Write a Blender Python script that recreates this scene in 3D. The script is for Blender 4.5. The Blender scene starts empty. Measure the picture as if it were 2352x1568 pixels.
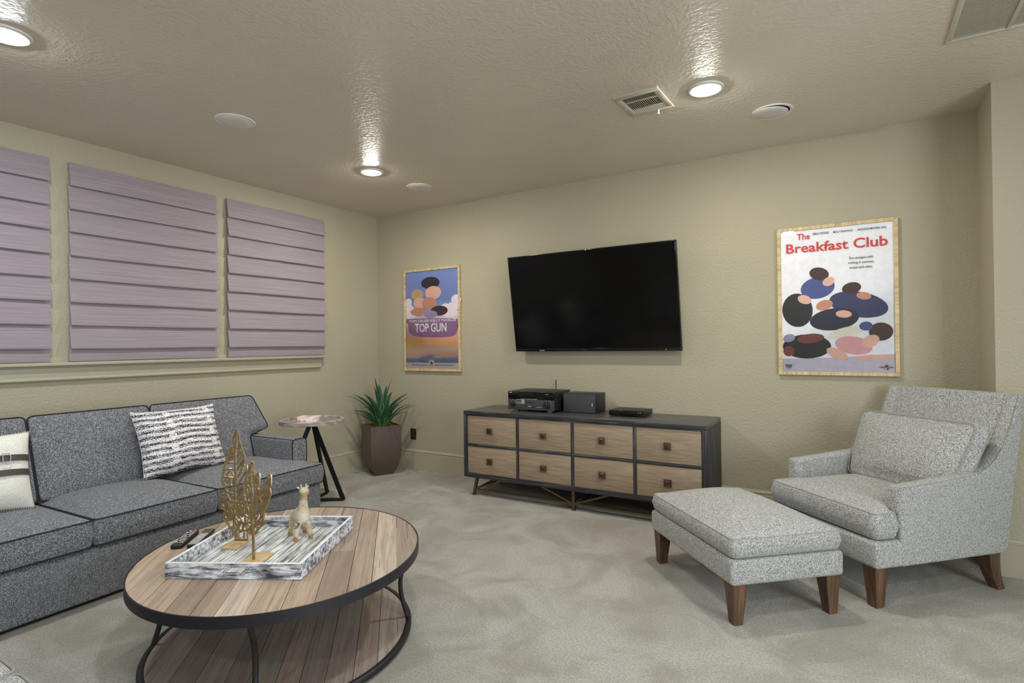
import bpy, bmesh, math, random
from mathutils import Vector, Matrix
random.seed(7)
PI = math.pi
R = math.radians
scene = bpy.context.scene
COL = scene.collection

# ------------------------------------------------------------------ camera
CAM_POS = Vector((4.5163, -4.4768, 1.3040))
YAW, PITCH, ROLL = -0.55212, 0.006133, -0.011236
fwd = Vector((math.sin(YAW) * math.cos(PITCH), math.cos(YAW) * math.cos(PITCH), math.sin(PITCH)))
rgt = Vector((math.cos(YAW), -math.sin(YAW), 0))
upv = rgt.cross(fwd)
rg2 = rgt * math.cos(ROLL) + upv * math.sin(ROLL)
up2 = upv * math.cos(ROLL) - rgt * math.sin(ROLL)
cam_data = bpy.data.cameras.new('camera')
cam_data.sensor_width = 36.0
cam_data.lens = 1270.32 / 2352 * 36.0
cam_data.clip_start = 0.02
cam = bpy.data.objects.new('camera', cam_data)
m = Matrix((rg2, up2, -fwd)).transposed().to_4x4()
m.translation = CAM_POS
cam.matrix_world = m
COL.objects.link(cam)
scene.camera = cam

# ------------------------------------------------------------------ light and exposure
LAMP_STRENGTH = 340.0            # emission of every recessed lamp's lens
LAMP_COLOR = (1.0, 0.965, 0.90)
LAMP_COOL = (0.86, 0.94, 1.0)   # the bulbs nearer the viewer are cooler
scene.view_settings.view_transform = 'Standard'
scene.view_settings.look = 'None'
scene.view_settings.gamma = 1.0
scene.view_settings.use_curve_mapping = False
scene.view_settings.exposure = 0.64
world = bpy.data.worlds.new('world')
world.use_nodes = True
world.node_tree.nodes['Background'].inputs[0].default_value = (0.05, 0.05, 0.05, 1)
scene.world = world
# cool daylight through the window in the wall to the right of and behind the viewer
dl = bpy.data.lights.new('daylight', 'AREA'); dl.shape = 'RECTANGLE'; dl.size = 2.8; dl.size_y = 1.7
dl.energy = 95.0; dl.color = (0.80, 0.90, 1.0)
dlo = bpy.data.objects.new('daylight', dl); COL.objects.link(dlo)
dlo.location = (7.23, -4.2, 1.35); dlo.rotation_euler = (R(90), 0, R(90))
scene.cycles.use_denoising = True
scene.cycles.max_bounces = 8
scene.cycles.diffuse_bounces = 4
scene.cycles.glossy_bounces = 4
scene.cycles.sample_clamp_indirect = 6.0

# ------------------------------------------------------------------ mesh helpers
def shade(bm, ang=38):
    bm.normal_update()
    lim = math.radians(ang)
    for f in bm.faces:
        f.smooth = True
    for e in bm.edges:
        if len(e.link_faces) == 2:
            e.smooth = e.calc_face_angle(0) < lim
def obj(name, bm, mat, parent=None, smooth=True, ang=38, loc=None, rot=None):
    if smooth:
        shade(bm, ang)
    me = bpy.data.meshes.new(name)
    bm.to_mesh(me); bm.free()
    if mat is not None:
        for mm in (mat if isinstance(mat, (list, tuple)) else [mat]):
            me.materials.append(mm)
    return link(name, me, parent, loc, rot)
def link(name, me, parent=None, loc=None, rot=None):
    o = bpy.data.objects.new(name, me)
    COL.objects.link(o)
    if parent is not None:
        o.parent = parent
    if loc is not None:
        o.location = loc
    if rot is not None:
        o.rotation_euler = rot
    return o
def tag(o, label=None, cat=None, group=None, kind=None):
    if label: o['label'] = label
    if cat: o['category'] = cat
    if group: o['group'] = group
    if kind: o['kind'] = kind
    return o
def thing(name, label, cat, loc=(0, 0, 0), rotz=0.0, group=None):
    o = bpy.data.objects.new(name, None)
    o.empty_display_size = 0.1
    COL.objects.link(o)
    o.location = loc; o.rotation_euler = (0, 0, rotz)
    return tag(o, label, cat, group)
def struct(name, bm, mat, parent=None, **k):
    o = obj(name, bm, mat, parent, **k)
    if parent is None:
        o['kind'] = 'structure'
    return o
def copy_tree(o, parent=None):
    c = o.copy(); COL.objects.link(c)
    if parent is not None:
        c.parent = parent
    for ch in list(o.children):
        copy_tree(ch, c)
    return c
def BM():
    return bmesh.new()
def box(bm, x0, x1, y0, y1, z0, z1, bev=0.0, seg=2, mat=None):
    cs = [(x0, y0, z0), (x1, y0, z0), (x1, y1, z0), (x0, y1, z0), (x0, y0, z1), (x1, y0, z1), (x1, y1, z1), (x0, y1, z1)]
    vs = [bm.verts.new(c) for c in cs]
    fs = [bm.faces.new([vs[i] for i in q]) for q in ((3, 2, 1, 0), (4, 5, 6, 7), (0, 1, 5, 4), (1, 2, 6, 5), (2, 3, 7, 6), (3, 0, 4, 7))]
    if bev > 0:
        es = list({e for f in fs for e in f.edges})
        r = bmesh.ops.bevel(bm, geom=es, offset=bev, segments=seg, profile=0.5, affect='EDGES', clamp_overlap=True)
        vs = list({v for f in r['faces'] for v in f.verts} | {v for v in vs if v.is_valid})
    return vs
def boxo(name, dims, mat, parent=None, bev=0.002, seg=2, **k):
    bm = BM(); box(bm, *dims, bev=bev, seg=seg)
    return obj(name, bm, mat, parent, **k)
def xf(bm, verts, mtx):
    for v in verts:
        v.co = mtx @ v.co
def prism(bm, pts, d0, d1, plane='XZ', bev=0.0, seg=2, bang=20):
    """polygon pts in a plane, extruded along the third axis"""
    def P(a, b, d):
        return {'XZ': (a, d, b), 'YZ': (d, a, b), 'XY': (a, b, d)}[plane]
    n = len(pts)
    v0 = [bm.verts.new(P(a, b, d0)) for a, b in pts]
    v1 = [bm.verts.new(P(a, b, d1)) for a, b in pts]
    fs = [bm.faces.new(v0), bm.faces.new(list(reversed(v1)))]
    for i in range(n):
        j = (i + 1) % n
        fs.append(bm.faces.new([v0[j], v0[i], v1[i], v1[j]]))
    bmesh.ops.recalc_face_normals(bm, faces=fs)
    if bev > 0:
        es = [e for e in {e for f in fs for e in f.edges} if e.calc_face_angle(0) > math.radians(bang)]
        bmesh.ops.bevel(bm, geom=es, offset=bev, segments=seg, profile=0.5, affect='EDGES', clamp_overlap=True)
def tube(bm, path, rad, closed=False, sides=8, flat=None, cap=True):
    """round tube along a 3-D path; flat=(normal vector, scale) squeezes it"""
    pts = [Vector(p) for p in path]
    n = len(pts)
    rings = []
    prev = None
    for i, p in enumerate(pts):
        if closed:
            t = pts[(i + 1) % n] - pts[i - 1]
        else:
            t = pts[min(i + 1, n - 1)] - pts[max(i - 1, 0)]
        if t.length < 1e-9:
            t = Vector((0, 0, 1))
        t.normalize()
        if prev is None:
            a = Vector((0, 0, 1)) if abs(t.z) < 0.9 else Vector((1, 0, 0))
            nrm = (a - t * a.dot(t)).normalized()
        else:
            nrm = prev - t * prev.dot(t)
            nrm = nrm.normalized() if nrm.length > 1e-6 else prev
        prev = nrm
        bn = t.cross(nrm)
        r = rad[i] if isinstance(rad, (list, tuple)) else rad
        ring = []
        for k in range(sides):
            th = 2 * PI * k / sides
            o = nrm * math.cos(th) * r + bn * math.sin(th) * r
            if flat is not None:
                o = o - flat[0] * o.dot(flat[0]) * (1 - flat[1])
            ring.append(bm.verts.new(p + o))
        rings.append(ring)
    m_ = n if closed else n - 1
    for i in range(m_):
        a, b = rings[i], rings[(i + 1) % n]
        for k in range(sides):
            q = (k + 1) % sides
            bm.faces.new([a[k], a[q], b[q], b[k]])
    if cap and not closed:
        bm.faces.new(list(reversed(rings[0]))); bm.faces.new(rings[-1])
def bar(bm, p0, p1, w, h, upv=Vector((0, 0, 1))):
    """square bar between two points"""
    p0, p1 = Vector(p0), Vector(p1)
    t = (p1 - p0).normalized()
    s = t.cross(upv)
    if s.length < 1e-4:
        s = t.cross(Vector((1, 0, 0)))
    s.normalize(); u = s.cross(t)
    vs = []
    for p in (p0, p1):
        for a, b in ((-1, -1), (1, -1), (1, 1), (-1, 1)):
            vs.append(bm.verts.new(p + s * a * w / 2 + u * b * h / 2))
    for q in ((3, 2, 1, 0), (4, 5, 6, 7), (0, 1, 5, 4), (1, 2, 6, 5), (2, 3, 7, 6), (3, 0, 4, 7)):
        bm.faces.new([vs[i] for i in q])
def lathe(bm, prof, n=32, cx=0, cy=0, sx=1.0, sy=1.0, cap0=True, cap1=True):
    rings = []
    for r, z in prof:
        rings.append([bm.verts.new((cx + sx * r * math.cos(2 * PI * k / n), cy + sy * r * math.sin(2 * PI * k / n), z)) for k in range(n)])
    for a, b in zip(rings, rings[1:]):
        for k in range(n):
            q = (k + 1) % n
            bm.faces.new([a[k], a[q], b[q], b[k]])
    if cap0: bm.faces.new(list(reversed(rings[0])))
    if cap1: bm.faces.new(rings[-1])
    bmesh.ops.recalc_face_normals(bm, faces=bm.faces[:])
def spline(pts, n=6, closed=False):
    """Catmull-Rom through points"""
    P = [Vector(p) for p in pts]
    out = []
    m_ = len(P) if closed else len(P) - 1
    for i in range(m_):
        if closed:
            p0, p1, p2, p3 = P[i - 1], P[i], P[(i + 1) % len(P)], P[(i + 2) % len(P)]
        else:
            p0, p1, p2, p3 = P[max(i - 1, 0)], P[i], P[i + 1], P[min(i + 2, len(P) - 1)]
        for k in range(n):
            t = k / n
            out.append(0.5 * ((2 * p1) + (p2 - p0) * t + (2 * p0 - 5 * p1 + 4 * p2 - p3) * t * t + (3 * p1 - p0 - 3 * p2 + p3) * t ** 3))
    if not closed:
        out.append(P[-1])
    return out
def round_poly(pts, r, n=5):
    """2-D polygon with rounded corners (r scalar or list), points also spread along the sides"""
    out = []
    N = len(pts)
    rr = r if isinstance(r, (list, tuple)) else [r] * N
    arcs = []
    for i in range(N):
        p0, p1, p2 = Vector(pts[i - 1]), Vector(pts[i]), Vector(pts[(i + 1) % N])
        a = (p0 - p1).normalized(); b = (p2 - p1).normalized()
        ang = a.angle(b)
        d = rr[i] / math.tan(ang / 2)
        s, e = p1 + a * d, p1 + b * d
        arc = []
        for k in range(n + 1):
            t = k / n
            arc.append((1 - t) ** 2 * s + 2 * t * (1 - t) * p1 + t * t * e)
        arcs.append(arc)
    for i in range(N):
        out += arcs[i]
        a, b = arcs[i][-1], arcs[(i + 1) % N][0]
        seg = int((b - a).length / 0.045)
        for k in range(1, seg):
            out.append(a.lerp(b, k / seg))
    return out
def slab(bm, outline, z0, z1, r=0.03, crown=0.02, crown_b=0.0, bulge=0.008, rings=7, centre=None, sag=None, pw=4, dome=None):
    """upholstered cushion: closed outline (2-D Vectors, ccw), rounded edges, domed top"""
    n = len(outline)
    c = centre or sum(outline, Vector((0, 0))) / n
    nr = []
    for i in range(n):
        t = (outline[(i + 1) % n] - outline[i - 1]).normalized()
        nr.append(Vector((t.y, -t.x)))
    xs_ = [q.x for q in outline]; ys_ = [q.y for q in outline]
    d0x, d1x, d0y, d1y = dome or (min(xs_), max(xs_), min(ys_), max(ys_))
    def swell(q):
        u = min(1.0, abs((q.x - (d0x + d1x) / 2) / ((d1x - d0x) / 2 - r * 0.6)))
        v = min(1.0, abs((q.y - (d0y + d1y) / 2) / ((d1y - d0y) / 2 - r * 0.6)))
        return (1 - u ** pw) * (1 - v ** pw)
    loops = []
    def ring(off, z, s=1.0, zf=None):
        row = []
        for i in range(n):
            q = outline[i] + nr[i] * off
            q = c + (q - c) * s
            row.append(bm.verts.new((q.x, q.y, z + (zf(q, s) if zf else 0))))
        loops.append(row)
    inner = lambda k: 1 - (k / rings)
    for k in range(rings - 1, 0, -1):                       # bottom disc
        s = 1 - k / rings
        ring(-r, z0 - crown_b * (1 - s * s), s)
    for k in range(5):                                      # bottom edge
        a = PI / 2 * k / 4
        ring(-r + r * math.sin(a), z0 + r - r * math.cos(a))
    ring(bulge, (z0 + z1) / 2)
    for k in range(5):
        a = PI / 2 * k / 4
        ring(-r + r * math.cos(a), z1 - r + r * math.sin(a))
    for k in range(1, rings):
        s = 1 - k / rings
        ring(-r, z1, s, (lambda q, s_: crown * swell(q) + (sag(q, s_) if sag else 0)))
    for a, b in zip(loops, loops[1:]):
        for i in range(n):
            j = (i + 1) % n
            bm.faces.new([a[i], a[j], b[j], b[i]])
    bm.faces.new(list(reversed(loops[0]))); bm.faces.new(loops[-1])
def rect(x0, x1, y0, y1):
    return [(x0, y0), (x1, y0), (x1, y1), (x0, y1)]
def text_mesh(body, w=None, h=None, bold=0.0, align='LEFT', extrude=0.0):
    """flat lettering as a mesh in XZ, fitted to width w and cap height h, origin lower left (or centre)"""
    cu = bpy.data.curves.new('lettering', 'FONT')
    cu.body = body; cu.size = 1.0; cu.offset = bold; cu.extrude = extrude
    cu.resolution_u = 3
    ob = bpy.data.objects.new('lettering', cu)
    COL.objects.link(ob)
    dg = bpy.context.evaluated_depsgraph_get()
    me = bpy.data.meshes.new_from_object(ob.evaluated_get(dg))
    bpy.data.objects.remove(ob); bpy.data.curves.remove(cu)
    xs = [v.co.x for v in me.vertices]; ys = [v.co.y for v in me.vertices]
    x0, x1, y0, y1 = min(xs), max(xs), min(ys), max(ys)
    capy = 0.69
    sx = (w / (x1 - x0)) if w else None
    sy = (h / capy) if h else sx
    if sx is None: sx = sy
    off = {'LEFT': x0, 'CENTER': (x0 + x1) / 2, 'RIGHT': x1}[align]
    for v in me.vertices:
        v.co = Vector(((v.co.x - off) * sx, -v.co.z, v.co.y * sy))
    return me
def lettering(body, x, y, z, mat, parent, w=None, h=None, bold=0.0, align='LEFT', name='lettering', rot=None):
    me = text_mesh(body, w, h, bold, align)
    me.materials.append(mat)
    return link(name, me, parent, (x, y, z), rot)

# ------------------------------------------------------------------ materials (all procedural)
class NT:
    def __init__(self, name):
        self.m = bpy.data.materials.new(name); self.m.use_nodes = True
        self.t = self.m.node_tree; self.t.nodes.clear()
        self.out = self.n('ShaderNodeOutputMaterial')
    def n(self, typ, **kw):
        nd = self.t.nodes.new(typ)
        for k, v in kw.items():
            if k.startswith('i_'):
                nd.inputs[k[2:].replace('_', ' ')].default_value = v
            else:
                setattr(nd, k, v)
        return nd
    def l(self, a, b):
        self.t.links.new(a, b)
    def coord(self, kind='Object', scale=(1, 1, 1), rand=False, rot=(0, 0, 0)):
        tc = self.n('ShaderNodeTexCoord'); mp = self.n('ShaderNodeMapping')
        mp.inputs['Scale'].default_value = scale
        mp.inputs['Rotation'].default_value = rot
        self.l(tc.outputs[kind], mp.inputs['Vector'])
        if rand:
            oi = self.n('ShaderNodeObjectInfo'); mu = self.n('ShaderNodeMath', operation='MULTIPLY'); mu.inputs[1].default_value = 37.0
            self.l(oi.outputs['Random'], mu.inputs[0])
            cb = self.n('ShaderNodeCombineXYZ')
            for k in range(3): self.l(mu.outputs[0], cb.inputs[k])
            self.l(cb.outputs[0], mp.inputs['Location'])
        return mp.outputs[0]
    def noise(self, vec, scale=5, detail=3, rough=0.5, dist=0.0):
        nd = self.n('ShaderNodeTexNoise'); nd.inputs['Scale'].default_value = scale
        nd.inputs['Detail'].default_value = detail; nd.inputs['Roughness'].default_value = rough
        nd.inputs['Distortion'].default_value = dist
        self.l(vec, nd.inputs['Vector'])
        return nd.outputs['Fac']
    def ramp(self, fac, stops, interp='LINEAR'):
        r = self.n('ShaderNodeValToRGB'); r.color_ramp.interpolation = interp
        el = r.color_ramp.elements
        while len(el) < len(stops): el.new(0.5)
        for e, (p, c) in zip(el, stops):
            e.position = p; e.color = (*c, 1) if len(c) == 3 else c
        self.l(fac, r.inputs[0])
        return r.outputs[0]
    def mix(self, fac, a, b, blend='MIX'):
        mx = self.n('ShaderNodeMix', data_type='RGBA', blend_type=blend)
        for sock, v in ((mx.inputs[0], fac), (mx.inputs[6], a), (mx.inputs[7], b)):
            if hasattr(v, 'is_linked') or hasattr(v, 'links'):
                self.l(v, sock)
            else:
                sock.default_value = v if isinstance(v, (int, float)) else (*v, 1)
        return mx.outputs[2]
    def math(self, op, a, b=0.0):
        nd = self.n('ShaderNodeMath', operation=op)
        for i, v in enumerate((a, b)):
            if hasattr(v, 'links'): self.l(v, nd.inputs[i])
            else: nd.inputs[i].default_value = v
        return nd.outputs[0]
    def bump(self, h, strength=0.3, dist=0.01):
        b = self.n('ShaderNodeBump'); b.inputs['Strength'].default_value = strength; b.inputs['Distance'].default_value = dist
        self.l(h, b.inputs['Height'])
        return b.outputs[0]
    def bsdf(self, color=None, rough=0.5, metal=0.0, normal=None, spec=0.5, sheen=0.0, coat=0.0, **kw):
        p = self.n('ShaderNodeBsdfPrincipled')
        if color is not None:
            if hasattr(color, 'links'): self.l(color, p.inputs['Base Color'])
            else: p.inputs['Base Color'].default_value = (*color, 1)
        if hasattr(rough, 'links'): self.l(rough, p.inputs['Roughness'])
        else: p.inputs['Roughness'].default_value = rough
        p.inputs['Metallic'].default_value = metal
        p.inputs['Specular IOR Level'].default_value = spec
        p.inputs['Sheen Weight'].default_value = sheen
        p.inputs['Coat Weight'].default_value = coat
        if normal is not None: self.l(normal, p.inputs['Normal'])
        self.l(p.outputs[0], self.out.inputs[0])
        self.p = p
        return self.m
def s2l(r, g, b):
    f = lambda c: (c / 255 / 12.92) if c / 255 <= 0.04045 else ((c / 255 + 0.055) / 1.055) ** 2.4
    return (f(r), f(g), f(b))
def plain(name, col, rough=0.5, metal=0.0, spec=0.5, nz=0.06, scale=40, **kw):
    """near-uniform finish with a faint procedural variation"""
    t = NT(name); v = t.coord('Object')
    f = t.noise(v, scale, 2)
    c = t.ramp(f, [(0.3, tuple(x * (1 - nz) for x in col)), (0.7, tuple(min(1, x * (1 + nz)) for x in col))])
    return t.bsdf(c, rough, metal, spec=spec, **kw)

def m_wall(name, col, bscale=55, bstr=0.35, rough=0.5, spec=0.35):
    t = NT(name); v = t.coord('Object')
    n1 = t.noise(v, bscale, 3, 0.55, 0.4)
    h = t.ramp(n1, [(0.38, (0, 0, 0)), (0.62, (1, 1, 1))])
    n2 = t.noise(v, 1.3, 2)
    c = t.ramp(n2, [(0.3, tuple(x * 0.96 for x in col)), (0.7, tuple(x * 1.04 for x in col))])
    return t.bsdf(c, rough, normal=t.bump(h, bstr, 0.003), spec=spec)
WALL = m_wall('wall_paint', s2l(173, 165, 141), 60, 0.45, 0.55, 0.35)
CEIL = m_wall('ceiling_paint', s2l(212, 202, 182), 42, 0.38, 0.36, 0.5)
TRIM = plain('trim_paint', s2l(174, 166, 142), 0.42, nz=0.02)

def m_carpet():
    t = NT('carpet'); v = t.coord('Object')
    fine = t.noise(v, 250, 3, 0.7)
    mid = t.noise(v, 90, 2, 0.6)
    big = t.noise(v, 2.6, 3, 0.6, 0.9)
    c1 = t.ramp(fine, [(0.36, s2l(122, 117, 107)), (0.5, s2l(186, 179, 168)), (0.66, s2l(234, 228, 218))])
    c2 = t.mix(0.35, c1, t.ramp(mid, [(0.35, s2l(138, 132, 121)), (0.65, s2l(218, 211, 198))]))
    c3 = t.mix(t.math('MULTIPLY', t.ramp(big, [(0.4, (0, 0, 0)), (0.62, (1, 1, 1))]), 0.55), c2, s2l(138, 129, 111))
    h = t.math('ADD', fine, t.math('MULTIPLY', mid, 1.2))
    h = t.math('ADD', h, t.math('MULTIPLY', big, 2.0))
    return t.bsdf(c3, 0.95, normal=t.bump(h, 0.75, 0.012), spec=0.1, sheen=0.25)
CARPET = m_carpet()

def m_fabric(name, dark, mid, light, scale=260, fleck=0.62, bstr=0.5, warp=None):
    t = NT(name); v = t.coord('Object')
    f = t.noise(v, scale, 2, 0.65)
    g = t.noise(v, scale * 0.33, 2, 0.6)
    s = t.math('ADD', t.math('MULTIPLY', f, 0.8), t.math('MULTIPLY', g, 0.2))
    c = t.ramp(s, [(0.40, dark), (0.5, mid), (fleck, light)])
    return t.bsdf(c, 0.95, normal=t.bump(s, bstr, 0.006), spec=0.12, sheen=0.15)
SOFA = m_fabric('sofa_boucle', s2l(66, 66, 69), s2l(106, 106, 109), s2l(184, 184, 187), 250, 0.66)
PIPING = plain('sofa_piping', s2l(50, 50, 54), 0.9, spec=0.1)
TWEED = m_fabric('grey_tweed', s2l(84, 83, 81), s2l(166, 165, 160), s2l(218, 217, 213), 330, 0.62)
SEAM = plain('tweed_seam', s2l(150, 148, 143), 0.95, spec=0.1)

def m_blind():
    t = NT('blind_fabric')
    v = t.coord('Object', (6, 2.2, 260)); v2 = t.coord('Object', (2, 2, 2))
    a = t.noise(v, 1.0, 3, 0.6)
    c = t.ramp(a, [(0.3, s2l(136, 124, 130)), (0.5, s2l(152, 140, 145)), (0.72, s2l(166, 154, 158))])
    return t.bsdf(c, 0.75, normal=t.bump(a, 0.25, 0.002), spec=0.25, sheen=0.3)
BLIND = m_blind()

def m_planks(name, tones, crack=0.5):
    t = NT(name)
    v = t.coord('Object', (2.4, 46, 46), rand=True)
    g = t.noise(v, 1.0, 6, 0.62, 0.8)
    v2 = t.coord('Object', (2.2, 90, 90), rand=True)
    fine = t.noise(v2, 1.2, 3, 0.7, 0.2)
    oi = t.n('ShaderNodeObjectInfo')
    base = t.ramp(oi.outputs['Random'], [(i / (len(tones) - 1), c) for i, c in enumerate(tones)])
    c = t.mix(t.ramp(g, [(0.35, (0.5, 0.5, 0.5)), (0.62, (0, 0, 0))]), base, s2l(116, 92, 74))
    c = t.mix(t.ramp(fine, [(0.28, (0.8, 0.8, 0.8)), (0.38, (0, 0, 0))]), c, s2l(74, 58, 48))
    kn = t.noise(t.coord('Object', (3, 7, 7), rand=True), 1.6, 2, 0.5)
    c = t.mix(t.ramp(kn, [(0.7, (0, 0, 0)), (0.82, (0.6, 0.6, 0.6))]), c, s2l(84, 62, 48))
    h = t.math('ADD', fine, g)
    return t.bsdf(c, 0.62, normal=t.bump(h, 0.45, 0.004), spec=0.3)
PLANK = m_planks('reclaimed_wood', [s2l(148, 128, 112), s2l(196, 174, 150), s2l(168, 146, 126), s2l(204, 186, 166), s2l(158, 142, 128), s2l(186, 160, 136)])
SHELFWOOD = m_planks('shaded_shelf_wood', [s2l(140, 130, 124), s2l(176, 164, 154), s2l(116, 108, 104), s2l(168, 150, 138)])  # same planks as the top, greyed to paint in the shade beneath it

def m_grain(name, stops, scale=(3, 60, 60), rough=0.5, bstr=0.2, spec=0.4, metal=0.0, rand=False):
    t = NT(name)
    g = t.noise(t.coord('Object', scale, rand=rand), 1.0, 5, 0.65, 0.3)
    return t.bsdf(t.ramp(g, stops), rough, metal, normal=t.bump(g, bstr, 0.003), spec=spec)
CERUSE = m_grain('cerused_black_oak', [(0.38, s2l(38, 37, 40)), (0.55, s2l(56, 55, 58)), (0.7, s2l(112, 110, 110))], (4, 90, 90), 0.5)
CERUSE_V = m_grain('cerused_black_oak_upright', [(0.38, s2l(38, 37, 40)), (0.55, s2l(56, 55, 58)), (0.72, s2l(106, 104, 104))], (90, 90, 4), 0.5)
CONTOP = m_grain('dark_oak_top', [(0.35, s2l(62, 60, 60)), (0.55, s2l(78, 76, 75)), (0.75, s2l(108, 106, 104))], (4, 70, 70), 0.3, 0.1, 0.5)
DRAWER = m_grain('taupe_oak', [(0.3, s2l(132, 113, 92)), (0.5, s2l(150, 130, 106)), (0.7, s2l(170, 150, 126))], (5, 80, 110), 0.45, 0.15, rand=True)
BRONZE = plain('bronze_metal', s2l(112, 94, 74), 0.38, 0.85)
KNOB = plain('aged_bronze', s2l(96, 82, 70), 0.35, 0.9)
WALNUT = m_grain('walnut_leg', [(0.3, s2l(60, 42, 32)), (0.55, s2l(98, 72, 54)), (0.75, s2l(130, 100, 76))], (40, 40, 4), 0.35, 0.1)
IRON = plain('blackened_iron', s2l(58, 57, 60), 0.45, 0.7)
IRON2 = plain('black_iron', s2l(34, 34, 37), 0.5, 0.5)
BRASS = plain('antique_brass', s2l(170, 146, 108), 0.34, 0.85, nz=0.2, scale=60)
BRASSBASE = plain('gold_wood_base', s2l(206, 176, 130), 0.5, 0.2)
def m_whitewash():
    t = NT('whitewashed_wood')
    g = t.noise(t.coord('Object', (9, 60, 60), rand=True), 1.0, 5, 0.7, 0.6)
    k = t.noise(t.coord('Object', (14, 14, 14), rand=True), 1.0, 3, 0.6)
    s = t.math('ADD', t.math('MULTIPLY', g, 0.7), t.math('MULTIPLY', k, 0.3))
    return t.bsdf(t.ramp(s, [(0.40, s2l(62, 62, 68)), (0.47, s2l(142, 142, 148)), (0.56, s2l(222, 222, 226))]), 0.75, normal=t.bump(g, 0.3, 0.003), spec=0.2)
WHITEWASH = m_whitewash()
WWEDGE = plain('whitewashed_edge', s2l(226, 222, 222), 0.7, spec=0.2)
def m_tslat():
    t = NT('whitewashed_slat')
    g = t.noise(t.coord('Object', (70, 5, 60), rand=True), 1.0, 5, 0.7, 0.6)
    return t.bsdf(t.ramp(g, [(0.36, s2l(108, 108, 106)), (0.47, s2l(176, 176, 172)), (0.58, s2l(226, 226, 222))]), 0.75, normal=t.bump(g, 0.3, 0.003), spec=0.2)
TSLAT = m_tslat()
GIRAFFE = m_grain('carved_pale_wood', [(0.35, s2l(168, 144, 106)), (0.5, s2l(198, 184, 158)), (0.66, s2l(214, 208, 194))], (10, 10, 22), 0.6, 0.2)
HOOF = plain('tan_hoof_wood', s2l(164, 128, 78), 0.6)
BLACK = plain('black_plastic', s2l(30, 30, 32), 0.45, nz=0.1)
BLACKG = plain('black_gloss', s2l(12, 12, 13), 0.12, nz=0.1)
SCREEN = plain('tv_screen', s2l(8, 8, 9), 0.12, nz=0.02, spec=0.25)
DGREY = plain('dark_grey_cloth', s2l(62, 62, 65), 0.85, nz=0.2, scale=400)
SILVER = plain('silver_plastic', s2l(176, 174, 168), 0.4, 0.3)
WHITEP = plain('white_plastic', s2l(226, 222, 214), 0.5, nz=0.02)
GRILLEW = plain('speaker_grille_white', s2l(222, 216, 208), 0.7, nz=0.06, scale=600)
VENTP = plain('vent_enamel', s2l(196, 188, 168), 0.45, nz=0.02)
DARKVOID = plain('duct_black', s2l(16, 16, 18), 0.9)
OAKFRAME = m_grain('pale_oak_frame', [(0.3, s2l(176, 150, 104)), (0.5, s2l(204, 180, 134)), (0.7, s2l(222, 202, 160))], (7, 7, 50), 0.5, 0.08)
OAKFRAME_H = m_grain('pale_oak_frame_across', [(0.3, s2l(176, 150, 104)), (0.5, s2l(204, 180, 134)), (0.7, s2l(222, 202, 160))], (50, 7, 7), 0.5, 0.08)
POTM = plain('brown_planter', s2l(92, 76, 68), 0.4, 0.25, nz=0.04)
SOIL = m_grain('moss', [(0.35, s2l(70, 62, 30)), (0.6, s2l(150, 138, 60))], (60, 60, 60), 0.9, 0.6)
def m_leaf():
    t = NT('plant_leaf')
    tc = t.n('ShaderNodeTexCoord'); sp = t.n('ShaderNodeSeparateXYZ'); t.l(tc.outputs['UV'], sp.inputs[0])
    c = t.ramp(sp.outputs[1], [(0.0, s2l(160, 190, 90)), (0.2, s2l(104, 156, 66)), (0.45, s2l(74, 126, 80)), (1.0, s2l(70, 108, 92))])
    st = t.noise(t.coord('UV', (60, 3, 1)), 1.0, 2)
    c = t.mix(0.25, c, t.ramp(st, [(0.35, s2l(30, 66, 44)), (0.65, s2l(120, 160, 120))]))
    return t.bsdf(c, 0.38, spec=0.5)
LEAF = m_leaf()
PLATE = plain('outlet_brown', s2l(52, 40, 32), 0.35)
CREAM = m_fabric('cream_cotton', s2l(206, 202, 190), s2l(226, 222, 210), s2l(238, 235, 226), 300, 0.62, 0.2)
LEATHER = plain('dark_leather', s2l(72, 64, 62), 0.55)
def m_mirror():
    t = NT('mirror_glass')
    return t.bsdf((0.72, 0.72, 0.70), 0.03, 1.0)
MIRROR = m_mirror()
RIMWOOD = m_grain('greywashed_wood', [(0.32, s2l(118, 104, 96)), (0.5, s2l(162, 150, 142)), (0.7, s2l(196, 188, 184))], (16, 16, 60), 0.6, 0.2)
PINKW = m_grain('pink_white_print', [(0.40, s2l(226, 150, 146)), (0.5, s2l(244, 218, 210)), (0.6, s2l(250, 246, 242))], (18, 18, 120), 0.5, 0.0)
def m_glass():
    t = NT('picture_glass')
    tr = t.n('ShaderNodeBsdfTransparent'); gl = t.n('ShaderNodeBsdfGlossy'); gl.inputs['Roughness'].default_value = 0.02
    nz = t.noise(t.coord('Object', (3, 3, 3)), 1.0, 1)
    fr = t.n('ShaderNodeFresnel'); fr.inputs[0].default_value = 1.3
    mx = t.n('ShaderNodeMixShader'); t.l(fr.outputs[0], mx.inputs[0]); t.l(tr.outputs[0], mx.inputs[1]); t.l(gl.outputs[0], mx.inputs[2])
    t.l(mx.outputs[0], t.out.inputs[0])
    return t.m
GLASS = m_glass()
def emit(name, col, st):
    t = NT(name); e = t.n('ShaderNodeEmission'); e.inputs[0].default_value = (*col, 1); e.inputs[1].default_value = st
    t.l(e.outputs[0], t.out.inputs[0]); return t.m
LAMP = emit('lamp_lens', LAMP_COLOR, LAMP_STRENGTH)
LAMPC = emit('lamp_lens_cool', LAMP_COOL, LAMP_STRENGTH)
LED = emit('orange_led', (1.0, 0.25, 0.05), 3.0)
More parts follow.
